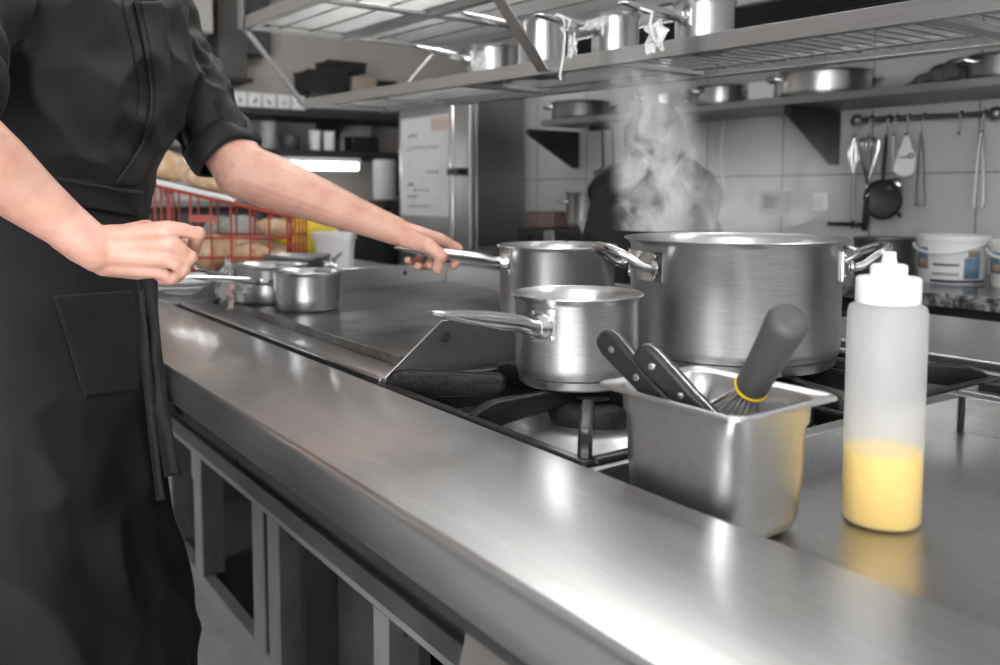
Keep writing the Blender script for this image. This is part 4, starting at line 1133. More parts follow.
def tail():
    mb = MB()
    for s in (-1, 1):
        h = HIP+LFT*(s*0.085); k = h+G*0.05; k = Vector((k.x, k.y, 0.50)); an = Vector((k.x, k.y, 0.075))-G*0.05
        limb(mb, [h, h.lerp(k, 0.5)+G*0.01, k, k.lerp(an, 0.4)-G*0.01, an], [0.092, 0.086, 0.073, 0.068, 0.062])
    mb.ell(HIP, (0.105, 0.135, 0.10), (G, LFT, UP), 24, 14)
    place_mesh(organic(mb, 0.008, 3), 'trousers', MATS['trousers'], chef)
    for s in (-1, 1):
        h = HIP+LFT*(s*0.085)+G*0.0; k = Vector((h.x, h.y, 0)); sh = MB()
        limb(sh, [k-G*0.045+UP*0.045, k+G*0.03+UP*0.050, k+G*0.14+UP*0.038, k+G*0.18+UP*0.034], [0.044, 0.046, 0.040, 0.032])
        def fl(co, no): co[:, 2] = np.maximum(co[:, 2], 0.001); return co
        place_mesh(organic(sh, 0.006, 3, fl), 'shoe', MATS['shoe_black'], chef)
    hc = P(78, -45, 1.255)+UP*0.185+G*0.045; hm = MB()
    hm.ell(hc-G*0.016+UP*0.018, (0.100, 0.083, 0.118), (G, LFT, UP), 30, 18)
    def cut(co, no):
        d = co-np.array(hc); f = d@np.array(G); z = d[:, 2]
        k = (f > 0.045) & (z < 0.055); sc = np.where(k, 0.80, 1.0)[:, None]
        lowm = (z < -0.045); sc = np.where(lowm[:, None], 0.72, sc)
        return np.array(hc)+d*sc
    place_mesh(organic(hm, 0.006, 2, cut), 'hair', MATS['hair_dark'], chef)
tail()
# ================================================================== BEHIND THE ISLAND
# granite counter along the tiled wall
def wp(x, out, z): return Vector((x, wy(x), 0))+WN*out+UP*z
def wbox(m, xa, xb, o0, o1, z0, z1):
    a = wp(xa, 0, 0); b = wp(xb, 0, 0); L = (b-a).length
    m.obox((a+b)/2+WN*((o0+o1)/2)+UP*((z0+z1)/2), WX, WN, UP, L/2, (o1-o0)/2, (z1-z0)/2); return m
def counter():
    t = thing('rear_counter', 'dark speckled granite counter along the tiled back wall', 'counter', wp(-1.0, 0.3, 0))
    wbox(MB(), -3.05, 1.6, 0.004, 0.575, 0.868, 0.900).build('granite_top', MATS['granite'], t, bevel=0.003)
    wbox(MB(), -3.04, 1.6, 0.006, 0.545, 0.001, 0.867).build('cupboard', MATS['cabinet_dark'], t)
    for x in (-2.5, -1.7, -0.9, -0.1, 0.7):
        d = wbox(MB(), x+0.01, x+0.78, 0.546, 0.560, 0.10, 0.83).build('door', MATS['steel_dull'], t, bevel=0.002)
        MB().tube([wp(x+0.06, 0.5615, 0.74), wp(x+0.06, 0.585, 0.745), wp(x+0.06, 0.585, 0.80), wp(x+0.06, 0.5615, 0.805)], 0.005, 8).build('door_handle', MATS['steel_handle'], d)
counter()
SHZ = on_wall(850, 110.5, 0.003).z; SHX = on_wall(537, 120, 0.32).x
def wall_shelf():
    t = thing('wall_shelf', 'long steel shelf on brackets along the tiled wall', 'shelf', wp(-1.6, 0.15, SHZ))
    wbox(MB(), SHX, 1.4, 0.003, 0.320, SHZ, SHZ+0.024).build('board', MATS['steel_dull'], t, bevel=0.002)
    for px, py in ((577, 168), (836, 165)):
        b = on_wall(px, py, 0.003); x = b.x; g = MB()
        g.prism([(0, SHZ-0.001), (0, b.z), (0.02, b.z), (0.275, SHZ-0.02), (0.275, SHZ-0.001)], wp(x, 0.003, 0)-WX*0.012, WN, UP, WX, 0.024)
        g.build('bracket', MATS['cabinet_dark'], t)
    for x in (-0.4, 0.9):
        g = MB(); g.prism([(0, SHZ-0.001), (0, SHZ-0.2), (0.02, SHZ-0.2), (0.275, SHZ-0.02), (0.275, SHZ-0.001)], wp(x, 0.003, 0)-WX*0.012, WN, UP, WX, 0.024)
        g.build('bracket', MATS['cabinet_dark'], t)
wall_shelf()
ST = SHZ+0.0245
def pot_on(name, label, cat, px, pl, pr, ytop, out, zb, m='steel_pot', handles=True, group=None, loopz=None):
    c = on_wall(px, 150, out); d = (c-CAM).dot(_f); r = (pr-pl)/2/FPX*d*0.97
    top = max(on_wall(px, ytop, out).z, zb+0.03)
    t = thing(name, label, cat, (c.x, c.y, zb), group)
    MB().lathe(pot_profile(r, zb, top, base=min(0.01, (top-zb)*0.2)), 48, (c.x, c.y, 0)).build('body', MATS[m], t, angle=50)
    if handles:
        for s in (-1, 1):
            dv = RH*s; z = zb+(top-zb)*0.72; sd = UP.cross(dv); p0 = Vector((c.x, c.y, z))+dv*(r-0.004)
            MB().tube([p0+sd*0.035, p0+sd*0.035+dv*0.02, p0+sd*0.025+dv*0.035+UP*0.006, p0-sd*0.025+dv*0.035+UP*0.006, p0-sd*0.035+dv*0.02, p0-sd*0.035], 0.005, 8).build('handle', MATS['steel_handle'], t)
    return t
pot_on('pan', 'dark shallow pan at the far left of the wall shelf', 'pan', 580, 551, 610, 103, 0.14, ST, 'steel_dull')
pot_on('pot', 'pale steel pot on the wall shelf above the rising steam', 'pot', 662, 642, 682, 94, 0.15, ST)
pot_on('pot', 'small shiny steel pot on the wall shelf beside the white box', 'pot', 719, 697, 741, 87, 0.15, ST)
pot_on('pot', 'wide low steel casserole on the wall shelf', 'pot', 822, 776, 867, 74, 0.15, ST, 'steel_pot')
pot_on('pot', 'tall dark pot on the wall shelf at the right edge of the photo', 'pot', 1000, 968, 1033, 56, 0.15, ST, 'steel_dull')
def wbx(name, label, cat, l, t_, r, b, out, dep, m, zb=None, group=None, bevel=0.004):
    a = on_wall(l, b, out); c = on_wall(r, b, out); z0 = a.z if zb is None else zb; z1 = max(on_wall(l, t_, out).z, z0+0.01)
    o = MB(); o.obox(Vector(((a.x+c.x)/2, (a.y+c.y)/2, (z0+z1)/2))-WN*(dep/2), WX, WN, UP, abs((c-a).dot(WX))/2, dep/2, (z1-z0)/2)
    q = o.build(name, MATS[m], None, bevel=bevel); tag(q, label, cat, group); return q
wbx('carton', 'white box on the wall shelf between two pots', 'box', 747, 82, 773, 105, 0.20, 0.10, 'paper', ST)
# cloth heaped on the shelf
c = on_wall(937, 88, 0.15); d = (c-CAM).dot(_f); k = d/FPX
mb = MB()
for (px, h, w) in ((915, 8, 10), (928, 16, 12), (942, 24, 13), (955, 28, 11), (962, 20, 8)):
    p = on_wall(px, 100, 0.15); mb.ell((p.x, p.y, ST+0.002+h*k*0.48), (w*k, 0.05, h*k*0.48), (WX, WN, UP), 16, 10)
def lump(co, no):
    co = folds(co, no, stretched(WX+UP, 14, 40), 0.006, 4); co[:, 2] = np.maximum(co[:, 2], ST+0.0005); return co
me = organic(mb, 0.005, 2, lump)
t = thing('kitchen_cloth', 'crumpled dark cloth heaped on the wall shelf', 'cloth', (c.x, c.y, ST)); place_mesh(me, 'folded_fabric', MATS['cloth_grey'], t)
# cable on the wall
pts = [on_wall(a, b, 0.012) for a, b in ((752, 98), (744, 100), (734, 104), (726, 116), (722, 132), (721, 150), (722, 168), (724, 184), (727, 197))]
tag(MB().tube(pts, 0.0055, 8).build('cable', MATS['white_paint'], None), 'white cable looping down the tiled wall', 'cable')
# utensil rail with what hangs from it
def rail():
    a = on_wall(857, 120.5, 0.055); b = on_wall(996, 113.5, 0.055); b2 = b+(b-a)*0.5
    t = thing('utensil_rail', 'dark steel utensil rail with hooks on the tiled wall', 'rail', (a+b)/2)
    MB().tube([a, b2], 0.008, 12).build('rod', MATS['steel_dull'], t)
    for p in (a, b, b2):
        q = MB(); q.ell(p, 0.019, n=16, m=10); q.tube([p, p-WN*0.053], 0.010, 10); q.build('rail_bracket', MATS['steel_dull'], t)
    return a, b
RA, RB = rail()
def rod_at(px):
    u = (px-857)/(996-857); return RA.lerp(RB, u)
def hook(parent, px, drop=0.045):
    p = rod_at(px); r = 0.0115
    pts = [p+WN*(r*math.cos(a))+UP*(r*math.sin(a)) for a in [PI*1.15-PI*1.15*i/10 for i in range(11)]]
    pts += [p+WN*r-UP*drop*0.55, p+WN*(r-0.001)-UP*drop, p+WN*(r+0.006)-UP*(drop+0.008), p+WN*(r+0.012)-UP*drop]
    MB().tube(pts, 0.0022, 8).build('hook', MATS['steel_dull'], parent)
    return p+WN*(r+0.006)-UP*(drop+0.004)
GR = 'utensils hanging on the wall rail'
def hang(name, label, px): 
    t = thing(name, label, name.replace('_', ' '), rod_at(px), GR)
    p = hook(t, px); k = (p-CAM).dot(_f)/FPX
    return t, p, k
def WP(p, k, dx, dy, o=0.0): return p+WX*(dx*k)-UP*(dy*k)+WN*o
# wire whisk hung by its loop, then scissors-like wire arms
t, p, k = hang('wire_whisk', 'thin wire whisk at the left end of the wall rail', 858)
for w in (-1, -0.4, 0.4, 1):
    pts = [WP(p, k, w*5.5*math.sin(PI*min(1, i/16)), 36*i/16) for i in range(17)]
    MB().tube(pts, 0.0016, 6).build('wire', MATS['steel_handle'], t)
MB().tube([WP(p, k, 0, 36), WP(p, k, 0.5, 60), WP(p, k, 1, 84)], [0.005, 0.0065, 0.005], 10).build('handle', MATS['steel_dull'], t)
MB().tube([WP(p, k, 1, 84), WP(p, k, 1, 92)], [0.006, 0.004], 10).build('end_cap', MATS['black_plastic'], t)
t, p, k = hang('balloon_whisk', 'balloon whisk hung upside down with its black handle lowest', 874)
for j in range(7):
    a = PI*j/7; u = WX*math.cos(a)+WN*math.sin(a)
    pts = [p-UP*(k*(52-50*(1-abs(v)**2.2)))+u*(math.copysign(1, v)*k*10*math.sin(PI*abs(v)**0.7)) for v in [-1+2*i/24 for i in range(25)]]
    MB().tube(pts, 0.0016, 6).build('wire', MATS['steel_handle'], t)
MB().tube([WP(p, k, 0, 50), WP(p, k, 0, 60)], 0.008, 12).build('ferrule', MATS['steel_bright'], t)
MB().tube([WP(p, k, 0, 60), WP(p, k, -0.5, 75), WP(p, k, -1, 92), WP(p, k, -1, 95)], [0.009, 0.0095, 0.009, 0.006], 12).build('handle', MATS['black_plastic'], t)
t, p, k = hang('sieve', 'round dark sieve hanging by its black handle on the wall rail', 893)
MB().tube([WP(p, k, 0, 0), WP(p, k, 0, 14, 0.004), WP(p, k, -1, 34, 0.006), WP(p, k, -1, 48, 0.008)], [0.005, 0.009, 0.009, 0.006], 12, flat=0.6).build('handle', MATS['black_plastic'], t)
c = WP(p, k, 0.5, 64, 0.004); R_ = 19*k
MB().lathe([(R_, 0.010), (R_+0.003, 0.008), (R_+0.002, 0.002), (R_*0.96, -0.004), (R_*0.72, -0.014), (0, -0.018), (0, -0.015), (R_*0.70, -0.011), (R_*0.93, -0.002), (R_*0.96, 0.009)], 48, c, WN).build('bowl', MATS['panel_grey'], t)
MB().tube([c+WX*(R_*math.cos(a))+UP*(R_*math.sin(a))+WN*0.010 for a in [2*PI*i/48 for i in range(48)]], 0.004, 8, closed=True).build('rim', MATS['black_plastic'], t)
MB().tube([c+WX*(R_*0.78)-UP*(R_*0.72), c+WX*(R_*0.92)-UP*(R_*0.9)], 0.006, 8).build('lug', MATS['black_plastic'], t)
t, p, k = hang('ladle', 'slim steel ladle handle hanging beside the round sieve', 901)
MB().tube([WP(p, k, 0, 0), WP(p, k, 0, 20), WP(p, k, -1, 44, -0.012)], 0.004, 8, flat=0.5).build('handle', MATS['steel_handle'], t)
MB().ell(WP(p, k, -2, 50, -0.022), (0.030, 0.018, 0.024), (WX, WN, UP)).build('cup', MATS['steel_handle'], t)
t, p, k = hang('scraper', 'white plastic triangular scraper hanging between sieve and tongs', 914)
poly = [(-2, 0), (2, 0), (5, -9), (11, -24), (12, -31), (8, -38), (0, -41), (-8, -39), (-13, -34), (-11, -26), (-5, -10)]
g = MB(); g.prism([(a*k, b*k) for a, b in poly], p-UP*0.003-WN*0.002, WX, UP, WN, 0.004); s = g.build('blade', MATS['white_plastic'], t, bevel=0.001)
q = MB(); q.tube([WP(p, k, -5, 23, 0.0035), WP(p, k, 4, 22, 0.0035)], 0.0018, 6); q.tube([WP(p, k, 6+2.4*math.cos(a), 21+2.4*math.sin(a), 0.0035) for a in [2*PI*i/14 for i in range(14)]], 0.0016, 6, closed=True); q.build('key_mark', MATS['ink'], t)
def tongs(label, px, L, m):
    t, p, k = hang('tongs', label, px)
    for s in (-1, 1):
        MB().tube([WP(p, k, 0, 0), WP(p, k, s*1.5, 8), WP(p, k, s*3.2, L*0.5), WP(p, k, s*4.5, L*0.9), WP(p, k, s*3.5, L)], [0.0045, 0.007, 0.008, 0.008, 0.010], 10, flat=0.45).build('arm', MATS[m], t)
    MB().tube([WP(p, k, -2, 6), WP(p, k, 2, 6)], 0.005, 8).build('spring_joint', MATS['steel_dull'], t)
tongs('dark steel tongs hanging on the rail beside the white scraper', 929, 72, 'steel_dull')
tongs('bright steel tongs hanging at the right end of the wall rail', 987, 76, 'steel_handle')
t = thing('rail_hook', 'single empty hook on the wall rail between the two tongs', 'hook', rod_at(965)); hook(t, 965)
# things fixed to the tiles
def wbar():
    a = on_wall(829, 224, 0.012); b = on_wall(864, 224, 0.012)
    o = MB(); o.obox((a+b)/2, WX, WN, UP, (b-a).length/2, 0.0105, 0.006); q = o.build('knife_rail', MATS['cabinet_dark'], None, bevel=0.001); tag(q, 'short dark magnetic strip on the tiles right of the stockpot', 'rail')
wbar()
def plate_on(name, label, cat, l, t_, r, b, th, m, inner=None):
    A = on_wall(l, t_, 0.001); B = on_wall(r, b, 0.001)
    T = thing(name, label, cat, (A+B)/2)
    o = MB(); o.obox((A+B)/2+WN*th/2, WX, WN, UP, abs((B-A).dot(WX))/2, th/2, abs(A.z-B.z)/2); o.build('plate', MATS[m], T, bevel=0.003)
    if inner:
        o = MB(); o.obox((A+B)/2+WN*(th+0.0032), WX, WN, UP, abs((B-A).dot(WX))/2*0.6, 0.003, abs(A.z-B.z)/2*0.6); o.build(inner[0], MATS[inner[1]], T, bevel=0.002)
plate_on('socket_box', 'grey socket box on the tiles behind the steam', 'socket', 764, 191, 790, 213, 0.03, 'grey_paint', ('cover', 'panel_grey'))
plate_on('light_switch', 'white light switch on the tiles beside the socket box', 'switch', 815, 193, 829, 211, 0.012, 'white_plastic', ('rocker', 'white_paint'))
# buckets and pots on the granite
CT = 0.9005
def bucket(label, px):
    c = on_wall(px, 260, 0.30); d = (c-CAM).dot(_f); k = d/FPX; r = 33*k; h = 47*k
    t = thing('bucket', label, 'bucket', (c.x, c.y, CT), 'plastic buckets on the granite counter')
    MB().lathe([(0, CT), (r*0.88, CT), (r*0.90, CT+0.004), (r*0.97, CT+h*0.86), (r*1.02, CT+h*0.87), (r*1.03, CT+h*0.94), (r*1.0, CT+h*0.95), (r*1.0, CT+h), (r*0.94, CT+h), (r*0.92, CT+h*0.97), (0, CT+h*0.97)], 48, (c.x, c.y, 0)).build('tub', MATS['white_plastic'], t)
    TC = Vector((-c.x, -c.y, 0)).normalized(); TR = Vector((-TC.y, TC.x, 0)); a0 = math.atan2(TC.y, TC.x)
    def band(name, m, da, db, z0, z1, e=0.0012):
        g = MB(); n = 12; vs = []
        for i in range(n+1):
            a = a0+math.radians(da+(db-da)*i/n)
            for z in (z0, z1):
                rr = r*(0.90+0.07*(z/0.86))+e; vs.append((c.x+rr*math.cos(a), c.y+rr*math.sin(a), CT+h*z))
        g.add(vs, [(2*i, 2*i+2, 2*i+3, 2*i+1) for i in range(n)]); g.build(name, MATS[m], t, solid=0.0012)
    band('label_print', 'navy_label', -38, 70, 0.03, 0.09)
    band('label_print', 'blue_label', 20, 50, 0.12, 0.55)
    band('label_print', 'blue_label', -75, -42, 0.30, 0.75)
    band('label_print', 'orange_label', -62, -45, 0.32, 0.50, 0.0026)
    band('label_print', 'cardboard', 26, 48, 0.56, 0.70)
    band('label_lines', 'cabinet_dark', -32, 12, 0.38, 0.42)
    band('label_lines', 'grey_paint', -34, 12, 0.18, 0.24)
    pts = []
    for i in range(19):
        u = i/18; ang = PI*u; pts.append(Vector((c.x, c.y, CT+h*(0.80)))-TR*(r*1.05*math.cos(ang))+TC*(r*1.06*math.sin(ang))+UP*(h*0.05*u-h*0.18*math.sin(PI*min(1, max(0, 1-u*1.3)))))
    MB().tube(pts, 0.0042, 8).build('handle', MATS['white_plastic'], t)
bucket('white plastic bucket with blue label on the granite counter', 952)
bucket('white plastic bucket cut by the right edge of the photo', 1026)
pot_on('pot', 'dark steel pot on the granite counter left of the buckets', 'pot', 888, 858, 918, 238, 0.28, CT, 'steel_dull')
def counter_left():
    a = on_wall(518, 232, 0.40); c = on_wall(588, 232, 0.40); zt = on_wall(550, 229, 0.40).z
    mid = Vector(((a.x+c.x)/2, (a.y+c.y)/2, 0)); w = abs((c-a).dot(WX))/2
    s = thing('toaster', 'low dark steel appliance under the reddish carton', 'appliance', (mid.x, mid.y, CT))
    o = MB(); o.obox(mid-WN*0.12+UP*((CT+zt)/2), WX, WN, UP, w, 0.13, (zt-CT)/2); o.build('body', MATS['cabinet_dark'], s, bevel=0.006)
    o = MB(); o.obox(mid+WN*0.012+UP*((CT+zt)/2), WX, WN, UP, w*0.14, 0.002, (zt-CT)*0.45); o.build('panel', MATS['steel_handle'], s, bevel=0.001)
    for kx in (-0.6, 0.6):
        MB().lathe([(0, 0), (0.012, 0), (0.010, 0.012), (0, 0.014)], 16, mid+WX*(kx*w)+WN*0.011+UP*(CT+(zt-CT)*0.6), WN).build('knob', MATS['black_plastic'], s)
    wbx('carton', 'reddish brown carton on the dark appliance by the fridge', 'box', 525, 211, 553, 229, 0.34, 0.14, 'brick_box', zt+0.0005)
    pot_on('pot', 'shiny steel pot on the dark appliance by the fridge', 'pot', 584, 566, 602, 192, 0.28, zt+0.0005)
    d = on_wall(606, 224, 0.45)
    q = thing('bowl', 'white bowl on the granite counter right of the dark appliance', 'bowl', (d.x, d.y, CT))
    MB().lathe([(0, CT), (0.05, CT), (0.055, CT+0.01), (0.085, CT+0.10), (0.095, CT+0.135), (0.090, CT+0.135), (0.078, CT+0.10), (0.048, CT+0.02), (0, CT+0.015)], 40, (d.x, d.y, 0)).build('shell', MATS['white_plastic'], q)
    MB().lathe([(0.091, CT+0.118), (0.0945, CT+0.119), (0.0965, CT+0.137), (0.093, CT+0.138)], 40, (d.x, d.y, 0)).build('rim', MATS['white_paint'], q)
counter_left()
# utensils hanging under the shelf left of the steam
def small_rail():
    a = on_wall(590, 130, 0.2); b = on_wall(632, 129, 0.2)
    t = thing('hook_strip', 'short hook strip under the wall shelf left of the steam', 'rail', (a+b)/2)
    z = SHZ-0.012
    a.z = z; b.z = z
    o = MB(); o.obox((a+b)/2, WX, WN, UP, (b-a).length/2, 0.006, 0.0105); o.build('strip', MATS['cabinet_dark'], t)
    for i, u in enumerate((0.30, 0.55, 0.85)):
        p = a.lerp(b, u)-UP*0.011; k = (p-CAM).dot(_f)/FPX
        q = thing('ladle', ('thin dark ladle under the wall shelf nearest the fridge', 'thin dark ladle under the wall shelf, middle of three', 'thin dark ladle under the wall shelf nearest the steam')[i], 'ladle', p)
        MB().tube([p, p-UP*(k*20)+WX*k, p-UP*(k*36)+WX*(k*2), p-UP*(k*40)-WX*(k*2)], [0.004, 0.005, 0.005, 0.004], 8).build('handle', MATS['cabinet_dark'], q)
        MB().ell(p-UP*(k*42)-WX*(k*5), (0.022, 0.022, 0.013), (WX, WN, UP)).build('cup', MATS['steel_dull'], q)
small_rail()
# tall steel fridge with paper notices
def fridge():
    x0, x1, y0 = -3.70, -3.075, 2.02; y1 = wy(x1)-0.012; zt = 1.62
    t = thing('fridge', 'tall brushed steel fridge at the end of the granite counter', 'fridge', ((x0+x1)/2, (y0+y1)/2, 0))
    MB().box(x0, x1, y0+0.03, wy(x0)-0.03, 0.08, zt).build('cabinet', MATS['steel_fridge'], t, bevel=0.006)
    d = MB().box(x0+0.002, x1-0.003, y0, y0+0.029, 0.10, zt-0.01).build('door', MATS['steel_frame'], t, bevel=0.006)
    for zc in (1.28,):
        h = MB(); x = x1-0.075
        h.tube([(x, y0-0.001, zc-0.62), (x, y0-0.04, zc-0.60), (x, y0-0.04, zc+0.22), (x, y0-0.001, zc+0.24)], 0.011, 12); h.build('door_handle', MATS['steel_bright'], d)
        MB().box(x-0.03, x+0.055, y0-0.052, y0-0.0005, zc-0.05-0.03, zc-0.05).build('latch', MATS['cabinet_dark'], d, bevel=0.004)
    for x in (x0+0.06, x1-0.06):
        for y in (y0+0.06, y1-0.10): MB().lathe([(0, 0), (0.025, 0), (0.025, 0.079), (0, 0.079)], 14, (x, y, 0)).build('foot', MATS['cabinet_dark'], t)
    a = Q(401, 120, y=y0-0.0015); b = Q(449, 217, y=y0-0.0015)
    p = thing('notice', 'large white paper notice taped to the fridge door', 'paper', ((a.x+b.x)/2, y0, b.z))
    MB().box(max(a.x, x0+0.004), b.x, y0-0.0022, y0-0.0006, b.z, a.z).build('sheet', MATS['paper'], p)
    rr = random.Random(3); ink = MB(); W = b.x-a.x; H = a.z-b.z
    for (u0, u1, v) in ((0.15, 0.35, 0.18), (0.10, 0.80, 0.31), (0.55, 0.8, 0.56), (0.15, 0.28, 0.68), (0.28, 0.62, 0.74), (0.15, 0.38, 0.80), (0.15, 0.66, 0.90)):
        pts = []; n = 22
        for i in range(n+1):
            u = u0+(u1-u0)*i/n; pts.append((a.x+W*u, y0-0.0026, a.z-H*v+rr.uniform(-1, 1)*0.007))
        ink.tube(pts, 0.0016, 5)
    ink.build('handwriting', MATS['ink'], p)
    c0 = Q(431, 118, y=y0-0.004); c1 = Q(450, 129, y=y0-0.004)
    s = MB().box(c0.x, c1.x, y0-0.0040, y0-0.0024, c1.z, c0.z).build('note', MATS['pink_cloth'], None); tag(s, 'small pinkish note on the upper corner of the white notice', 'paper')
    m = MB().lathe([(0, 0), (0.016, 0), (0.016, 0.006), (0.012, 0.009), (0, 0.009)], 20, Q(400.5+2, 174, y=y0-0.0026), (0, -1, 0)).build('magnet', MATS['white_plastic'], None); tag(m, 'round white magnet at the left edge of the paper notice', 'magnet')
fridge()

# far end of the kitchen -------------------------------------------------
FX = -4.6
def fbox(name, label, cat, l, t_, r, b, x, dep, m, group=None, zb=None, bevel=0.006, parent=None):
    A = Q(l, t_, x=x); B = Q(r, b, x=x); z0 = B.z if zb is None else zb
    o = MB().box(x-dep, x, min(A.y, B.y), max(A.y, B.y), z0, max(A.z, z0+0.01)).build(name, MATS[m], parent, bevel=bevel)
    if parent is None: tag(o, label, cat, group)
    return o
def far_shelf(name, label, z, y0, y1, dep, th=0.03):
    t = thing(name, label, 'shelf', (FX+dep/2, (y0+y1)/2, z))
    MB().box(FX+0.001, FX+dep, y0, y1, z, z+th).build('board', MATS['cabinet_dark'], t, bevel=0.003)
    for y in (y0+0.12, (y0+y1)/2, y1-0.12):
        g = MB(); g.prism([(FX+0.001, z-0.001), (FX+0.001, z-0.20), (FX+0.02, z-0.20), (FX+dep*0.85, z-0.02), (FX+dep*0.85, z-0.001)], (0, y-0.012, 0), (1, 0, 0), (0, 0, 1), (0, 1, 0), 0.024)
        g.build('bracket', MATS['cabinet_dark'], t)
ZF = Q(300, 110, x=-4.28).z-0.004
far_shelf('upper_shelf', 'long dark shelf on the far wall carrying white index boxes', ZF-0.035, 1.15, 2.85, 0.38, 0.035)
FT = ZF+0.0005
for i in range(6):
    l = 219+i*14.6; nm = ('second', 'third', 'fourth', 'fifth')
    lab = 'white index box farthest left in the row on the far shelf' if i == 0 else ('white index box farthest right in the row, beside the strut' if i == 5 else 'white index box %s from the left in the row on the far shelf' % nm[i-1])
    A = Q(l, 90+i*1.1, x=-4.28); B = Q(l+13.4, 106, x=-4.28)
    t = thing('index_box', lab, 'box', (-4.34, (A.y+B.y)/2, FT), 'white index boxes on the far shelf')
    MB().box(-4.44, -4.282, A.y, B.y, FT, A.z).build('box', MATS['paper'], t, bevel=0.004)
    MB().box(-4.2815, -4.280, A.y+0.012, B.y-0.012, FT+0.018, A.z-0.018).build('label', MATS['white_plastic'], t)
    q = MB(); cy = (A.y+B.y)/2; cz = (FT+A.z)/2; rr = random.Random(i)
    q.tube([(-4.2792, cy+dy*0.014, cz+dz*0.02) for dy, dz in [(rr.uniform(-1, 1), rr.uniform(-1, 1)) for _ in range(6)]], 0.0022, 5); q.build('mark', MATS['ink'], t)
p = Q(209, 100, x=-4.33); t = thing('cup', 'white paper cup at the left end of the index boxes', 'cup', (p.x, p.y, FT))
MB().lathe([(0, FT), (0.03, FT), (0.040, FT+0.115), (0.038, FT+0.115), (0.028, FT+0.004), (0, FT+0.004)], 28, (p.x, p.y, 0)).build('shell', MATS['paper'], t)
MB().tube([(p.x+0.040*math.cos(2*PI*i/28), p.y+0.040*math.sin(2*PI*i/28), FT+0.116) for i in range(28)], 0.003, 6, closed=True).build('rim', MATS['white_plastic'], t)
# trays and baskets on the same shelf, to the right of the index boxes
o = fbox('baking_tray', 'wide dark tray stack on the far shelf under the baskets', 'tray', 312, 92, 402, 108, -4.30, 0.26, 'panel_grey', zb=FT)
TT = max(v.co.z for v in o.data.vertices)+o.location.z+0.001
def basket(name, label, l, t_, r, zb, x, dep, m, h=None):
    A = Q(l, t_, x=x); B = Q(r, t_, x=x); zt = max(A.z, zb+0.05); y0, y1 = A.y, B.y
    t = thing(name, label, 'basket', (x-dep/2, (y0+y1)/2, zb))
    g = MB(); e = 0.006
    g.box(x-dep, x, y0, y1, zb, zb+e); g.box(x-dep, x, y0, y0+e, zb+e, zt); g.box(x-dep, x, y1-e, y1, zb+e, zt); g.box(x-dep, x-dep+e, y0+e, y1-e, zb+e, zt); g.box(x-e, x, y0+e, y1-e, zb+e, zt)
    g.build('shell', MATS[m], t)
    rm = MB(); rm.tube([(x-dep, y0, zt), (x, y0, zt), (x, y1, zt), (x-dep, y1, zt)], 0.008, 8, closed=True); rm.build('rim', MATS[m], t)
    ln = MB(); n = 9
    for i in range(n):
        y = y0+(y1-y0)*(i+0.5)/n; ln.box(x+0.0002, x+0.004, y-0.006, y+0.006, zb+0.01, zt-0.012)
    ln.build('slats', MATS['black_plastic'], t)
    return zt
zt = basket('plastic_basket', 'dark slatted basket on the trays of the far shelf', 309, 70, 349, TT, -4.32, 0.20, 'cabinet_dark')
basket('plastic_basket', 'small dark basket on top of the slatted basket', 328, 62, 366, zt+0.009, -4.33, 0.16, 'cabinet_dark')
fbox('carton', 'brown cardboard box on the far shelf beside the slatted basket', 'box', 352, 76, 377, 93, -4.33, 0.2, 'cardboard', zb=TT)
fbox('tin_box', 'flat black box on the trays right of the brown cardboard box', 'box', 379, 80, 398, 93, -4.34, 0.18, 'black_plastic', zb=TT)
# lower shelf with the tube light
ZM = Q(330, 158, x=-4.30).z
far_shelf('lower_shelf', 'lower dark shelf on the far wall above the tube light', ZM, 1.05, 2.62, 0.36, Q(330, 151, x=-4.30).z-ZM)
MT = Q(330, 151, x=-4.30).z+0.0008
def tube_lamp():
    a = Q(289, 166, x=-4.26); b = Q(357, 172, x=-4.26); z = (a.z+b.z)/2
    z = ZM-0.045
    t = thing('tube_light', 'glowing white tube light under the lower far shelf', 'lamp', (-4.26, (a.y+b.y)/2, z))
    MB().box(-4.30, -4.25, a.y-0.62, b.y+0.02, z+0.0205, ZM-0.0005).build('housing', MATS['white_paint'], t)
    for y0, y1 in ((a.y-0.60, a.y-0.28), (a.y-0.25, b.y)):
        MB().tube([(-4.262, y0, z), (-4.262, y1, z)], 0.020, 16).build('tube', MATS['tube_light'], t)
        MB().tube([(-4.262, y1+0.0005, z), (-4.262, y1+0.012, z)], 0.0205, 16).build('end_cap', MATS['white_plastic'], t)
tube_lamp()
def cyl(name, label, cat, px, yb, yt, half, x, m, group=None, parts=True):
    p = Q(px, yb, x=x); z1 = Q(px, yt, x=x).z; r = half/FPX*(p-CAM).dot(_f); zb = MT
    t = thing(name, label, cat, (p.x, p.y, zb), group); z1 = max(z1, zb+0.03)
    MB().lathe([(0, zb), (r*0.85, zb), (r*0.9, zb+0.004), (r, z1-0.004), (r*0.97, z1), (r*0.9, z1-0.004), (r*0.8, zb+0.006), (0, zb+0.006)], 28, (p.x, p.y, 0)).build('shell', MATS[m], t)
    MB().tube([(p.x+r*0.98*math.cos(2*PI*i/24), p.y+r*0.98*math.sin(2*PI*i/24), z1) for i in range(24)], 0.003, 6, closed=True).build('rim', MATS[m], t)
cyl('cup', 'white cup on the lower far shelf, left one of the pair', 'cup', 315, 149, 131, 6, -4.32, 'white_plastic')
cyl('cup', 'white cup on the lower far shelf, right one of the pair', 'cup', 329, 150, 132, 6, -4.32, 'white_plastic')
cyl('jar', 'grey glass jar on the lower far shelf beside the rolled cuff', 'jar', 268, 146, 122, 8, -4.32, 'grey_paint')
